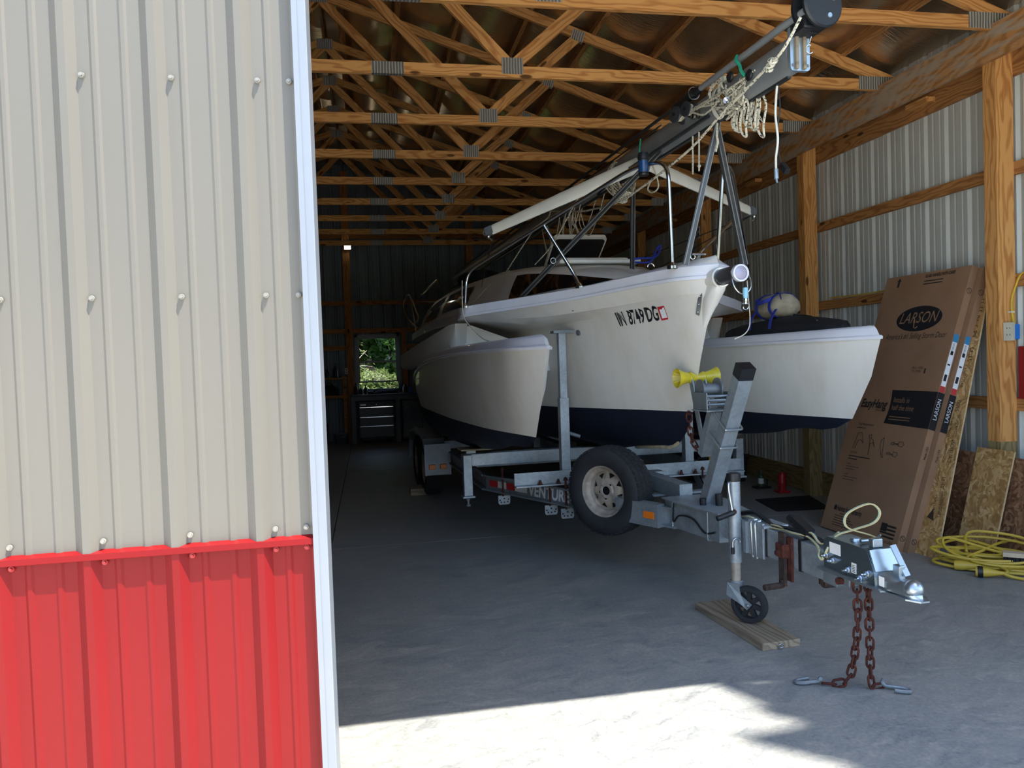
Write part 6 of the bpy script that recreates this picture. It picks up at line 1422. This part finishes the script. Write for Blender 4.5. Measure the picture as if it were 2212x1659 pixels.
# ------------------------------------------------------------------ outdoors: trees behind the window, one shading the apron
def tree(name, base, h, r, label, n, leaf='leaf_green', bark='bark', sc=(1, 1, 1), c0=.62, size=.09, seed=1, cat='tree', nl=12, tr=1, kindgrp='trees around the barn'):
    rr = random.Random(seed); base = Vector(base)
    E_ = empty(name, base, label, cat, kindgrp)
    mb = MB(); top = base+Vector((0, 0, h*c0))
    mb.tube(smoothpath([base, base+Vector((.02*h, .01*h, h*.3)), top, top+Vector((0, 0, h*.2))], 4), [tr*(.03*h+.02-.0018*h*i) for i in range(13)], 9)
    br_ = []
    for k in range(9):
        a = rr.uniform(0, 6.28); s0 = base+Vector((0, 0, h*rr.uniform(.3, .7))); e = top+Vector((math.cos(a)*r*.7*sc[0], math.sin(a)*r*.7*sc[1], rr.uniform(-.3, .5)*r*sc[2]))
        mb.tube(smoothpath([s0, s0.lerp(e, .5)+Vector((0, 0, .08*r)), e], 4), [tr*(.012*h-.0012*h*i) for i in range(9)], 5); br_.append(e)
    mb.build('trunk', bark, E_, smooth=True)
    mb = MB(); c = base+Vector((0, 0, h*c0+r*sc[2]*.25))
    lobes = [(c+Vector((rr.uniform(-.55, .55)*r*sc[0], rr.uniform(-.55, .55)*r*sc[1], rr.uniform(-.45, .5)*r*sc[2])), r*rr.uniform(.38, .6)) for _ in range(nl)]
    vs = []; fs = []
    for i in range(n):
        lc, lr = lobes[i % len(lobes)]; d = Vector((rr.gauss(0, 1), rr.gauss(0, 1), rr.gauss(0, 1))).normalized(); p = lc+Vector((d.x*sc[0], d.y*sc[1], d.z*sc[2]))*lr*rr.uniform(.55, 1.0)
        a = Vector((rr.gauss(0, 1), rr.gauss(0, 1), rr.gauss(0, .6))).normalized(); b = a.cross(d+Vector((.1, .2, .3)));
        if b.length < 1e-3: continue
        b.normalize(); s = size*rr.uniform(.7, 1.3); k = len(vs)
        vs += [p-a*s, p+b*s*.45, p+a*s, p-b*s*.45]; fs.append((k, k+1, k+2, k+3))
    mb.add(vs, fs); mb.build('foliage', leaf, E_, fix=False)
    return E_
tree('leafy_tree', (8.1, -1.9, 0), 12.5, 3.2, 'tall leafy tree outside in front of the barn, out to the right of the door', 40000, size=.36, seed=3, nl=44, c0=.72, sc=(1, 1.7, .8))
tree('leafy_tree', (2.2, 23, 0), 6.5, 2.6, 'dense green tree right of the view through the back window', 7000, seed=5, size=.10, c0=.45)
tree('leafy_tree', (-.6, 27, 0), 8.0, 3.2, 'deep green tree in the middle of the view through the back window', 7000, seed=6, size=.12, c0=.4)
tree('leafy_tree', (-3.6, 24, 0), 7.0, 2.6, 'dark tree left of the view through the back window', 5000, seed=9, size=.10, c0=.45)
tree('leafy_tree', (5.5, 29, 0), 9.0, 3.6, 'large tree far right behind the back wall', 6000, seed=11, size=.13, c0=.4)
tree('leafy_tree', (-7, 30, 0), 9.5, 3.8, 'large tree far left behind the back wall', 6000, seed=12, size=.13, c0=.4)
tree('bare_birch', (-.42, 19.5, 0), 3.4, .8, 'pale thin birch with bare branches outside the window left', 120, 'leaf_pale', 'bark_pale', seed=14, size=.04, c0=.45, tr=.28)
tree('pale_bush', (.35, 19.3, 0), 1.5, .55, 'pale sunlit bush just outside the back window', 2600, 'leaf_pale', seed=15, size=.05, c0=.5, cat='bush')
tree('pale_bush', (.95, 19.8, 0), 1.65, .5, 'tall pale bush right outside the back window', 2200, 'leaf_pale', seed=16, size=.05, c0=.5, cat='bush')
tree('pale_bush', (-.45, 20.2, 0), 1.3, .7, 'low pale bush outside below the birch', 2400, 'leaf_pale', seed=17, size=.05, c0=.5, cat='bush')
# hedge of tall shrubs closing the view
for k in range(12):
    row, i = divmod(k, 6)
    tree('hedge_shrub', (-4.4+1.8*i+.9*row, 25.2+2.3*row, 0), 4.4, 1.5, '%s tall shrub from the left in the %s hedge row beyond the lawn' % (ORD[i], ('front', 'rear')[row]), 5200, seed=30+k, size=.13, c0=.36, sc=(.9, .8, 1.35), tr=.5, cat='shrub', kindgrp='hedge shrubs beyond the lawn')
for k in range(7):  # row out of view, added to darken the reflection in the back window
    tree('yard_tree', (-10+3.9*k, -21-1.5*(k % 2), 0), 7.5, 2.9, '%s tree from the left in the row across the yard behind the photographer' % ORD[k], 6500, seed=60+k, size=.17, c0=.36, sc=(1, .8, 1.2), kindgrp='trees across the yard')

# ------------------------------------------------------------------ the photographer, seen only as a reflection in the back window
simple('skin', '#b98a70', .55, 0, var=.05); simple('shirt_white', '#c9cdd2', .85, 0, var=.05); simple('jeans', '#3a4658', .85, 0, var=.15, scale=30); simple('shoe', '#2a2623', .6); simple('hair_grey', '#a8a29a', .7)
def person(base):
    J = dict(pelvis=(0, 0, .93, .14), waist=(0, .0, 1.06, .135), chest=(0, .0, 1.26, .15), neckb=(0, .0, 1.42, .075), neck=(0, .015, 1.48, .055), headl=(0, .04, 1.55, .075), head=(0, .045, 1.63, .092), crown=(0, .035, 1.70, .06))
    ed = [('pelvis', 'waist'), ('waist', 'chest'), ('chest', 'neckb'), ('neckb', 'neck'), ('neck', 'headl'), ('headl', 'head'), ('head', 'crown')]
    for s, n in ((-1, 'l'), (1, 'r')):
        J.update({'sh'+n: (s*.165, 0, 1.385, .065), 'el'+n: (s*.235, .10, 1.15, .046), 'wr'+n: (s*.075, .235, 1.36, .030), 'pa'+n: (s*.062, .25, 1.42, .026),
                  'hp'+n: (s*.09, 0, .88, .10), 'kn'+n: (s*.105, .02, .50, .062), 'an'+n: (s*.11, -.01, .09, .042), 'to'+n: (s*.13, .15, .04, .036)})
        ed += [('neckb', 'sh'+n), ('sh'+n, 'el'+n), ('el'+n, 'wr'+n), ('wr'+n, 'pa'+n), ('pelvis', 'hp'+n), ('hp'+n, 'kn'+n), ('kn'+n, 'an'+n), ('an'+n, 'to'+n)]
        for f in range(4):
            a = 'f%d%s' % (f, n); b = 'g%d%s' % (f, n); z = 1.425+.018*f
            J[a] = (s*.072, .262+.004*f, z, .009); J[b] = (s*(.045-.003*f), .285, z+.012, .008); ed += [('pa'+n, a), (a, b)]
        J['t0'+n] = (s*.05, .24, 1.41, .011); J['t1'+n] = (s*.035, .255, 1.445, .009); ed += [('pa'+n, 't0'+n), ('t0'+n, 't1'+n)]
    names = list(J); idx = {k: i for i, k in enumerate(names)}
    me = bpy.data.meshes.new('person_skeleton'); me.from_pydata([J[k][:3] for k in names], [(idx[a], idx[b]) for a, b in ed], [])
    ob = bpy.data.objects.new('person_skeleton', me); C.objects.link(ob)
    md = ob.modifiers.new('skin', 'SKIN'); ob.modifiers.new('sub', 'SUBSURF').levels = 2
    for i, k in enumerate(names):
        sv = me.skin_vertices[0].data[i]; r = J[k][3]; sv.radius = (r, r*.8 if k in ('pelvis', 'waist', 'chest') else r); sv.use_root = (k == 'pelvis')
    dg = bpy.context.evaluated_depsgraph_get(); m2 = bpy.data.meshes.new_from_object(ob.evaluated_get(dg)); bpy.data.objects.remove(ob); m2.name = 'person_body'
    E_ = empty('person', base, 'person in a white shirt and jeans holding up a phone, reflected in the back window', 'person')
    for mt in ('skin', 'shirt_white', 'jeans', 'shoe'): m2.materials.append(MATS[mt])
    for f in m2.polygons:
        c = f.center; f.use_smooth = True
        if c.z < .10: f.material_index = 3
        elif c.z < .98: f.material_index = 2
        elif c.z < 1.44 and not (c.y > .13 and c.z > 1.15): f.material_index = 1
        else: f.material_index = 0
    body = bpy.data.objects.new('person_body', m2); link(body, E_)
    def hp(name, mb, mat, sm=True): return mb.build(name, mat, E_, smooth=sm, off=(0, 0, 0))
    mb = MB(); mb.sphere((0, .02, 1.655), .105, 18, 12, (.92, 1.0, .95)); mb.v = [(x, min(y, .075), max(z, 1.60)) for x, y, z in mb.v]; hp('hair', mb, 'hair_grey')
    for s in (-1, 1):
        mb = MB(); mb.sphere((s*.033, .122, 1.635), .012, 10, 8); hp('eye', mb, 'label_white'); mb = MB(); mb.sphere((s*.092, .04, 1.62), .026, 10, 8, (.4, .7, 1.1)); hp('ear', mb, 'skin')
    mb = MB(); mb.sphere((0, .14, 1.605), .017, 10, 8, (.8, 1, 1.3)); hp('nose', mb, 'skin'); mb = MB(); mb.sphere((0, .118, 1.565), .02, 10, 6, (1.2, .5, .35)); hp('mouth', mb, 'letter_red')
    return E_
person((.06, -.36, 0))
mb = MB(); mb.box((-.02, -.075, 1.42), (.14, -.066, 1.52), bevel=.003); E_ = mb.build('phone', 'black_plastic', None, off=(.06, -.07, 1.42), label='black phone held up by the reflected person', cat='phone')
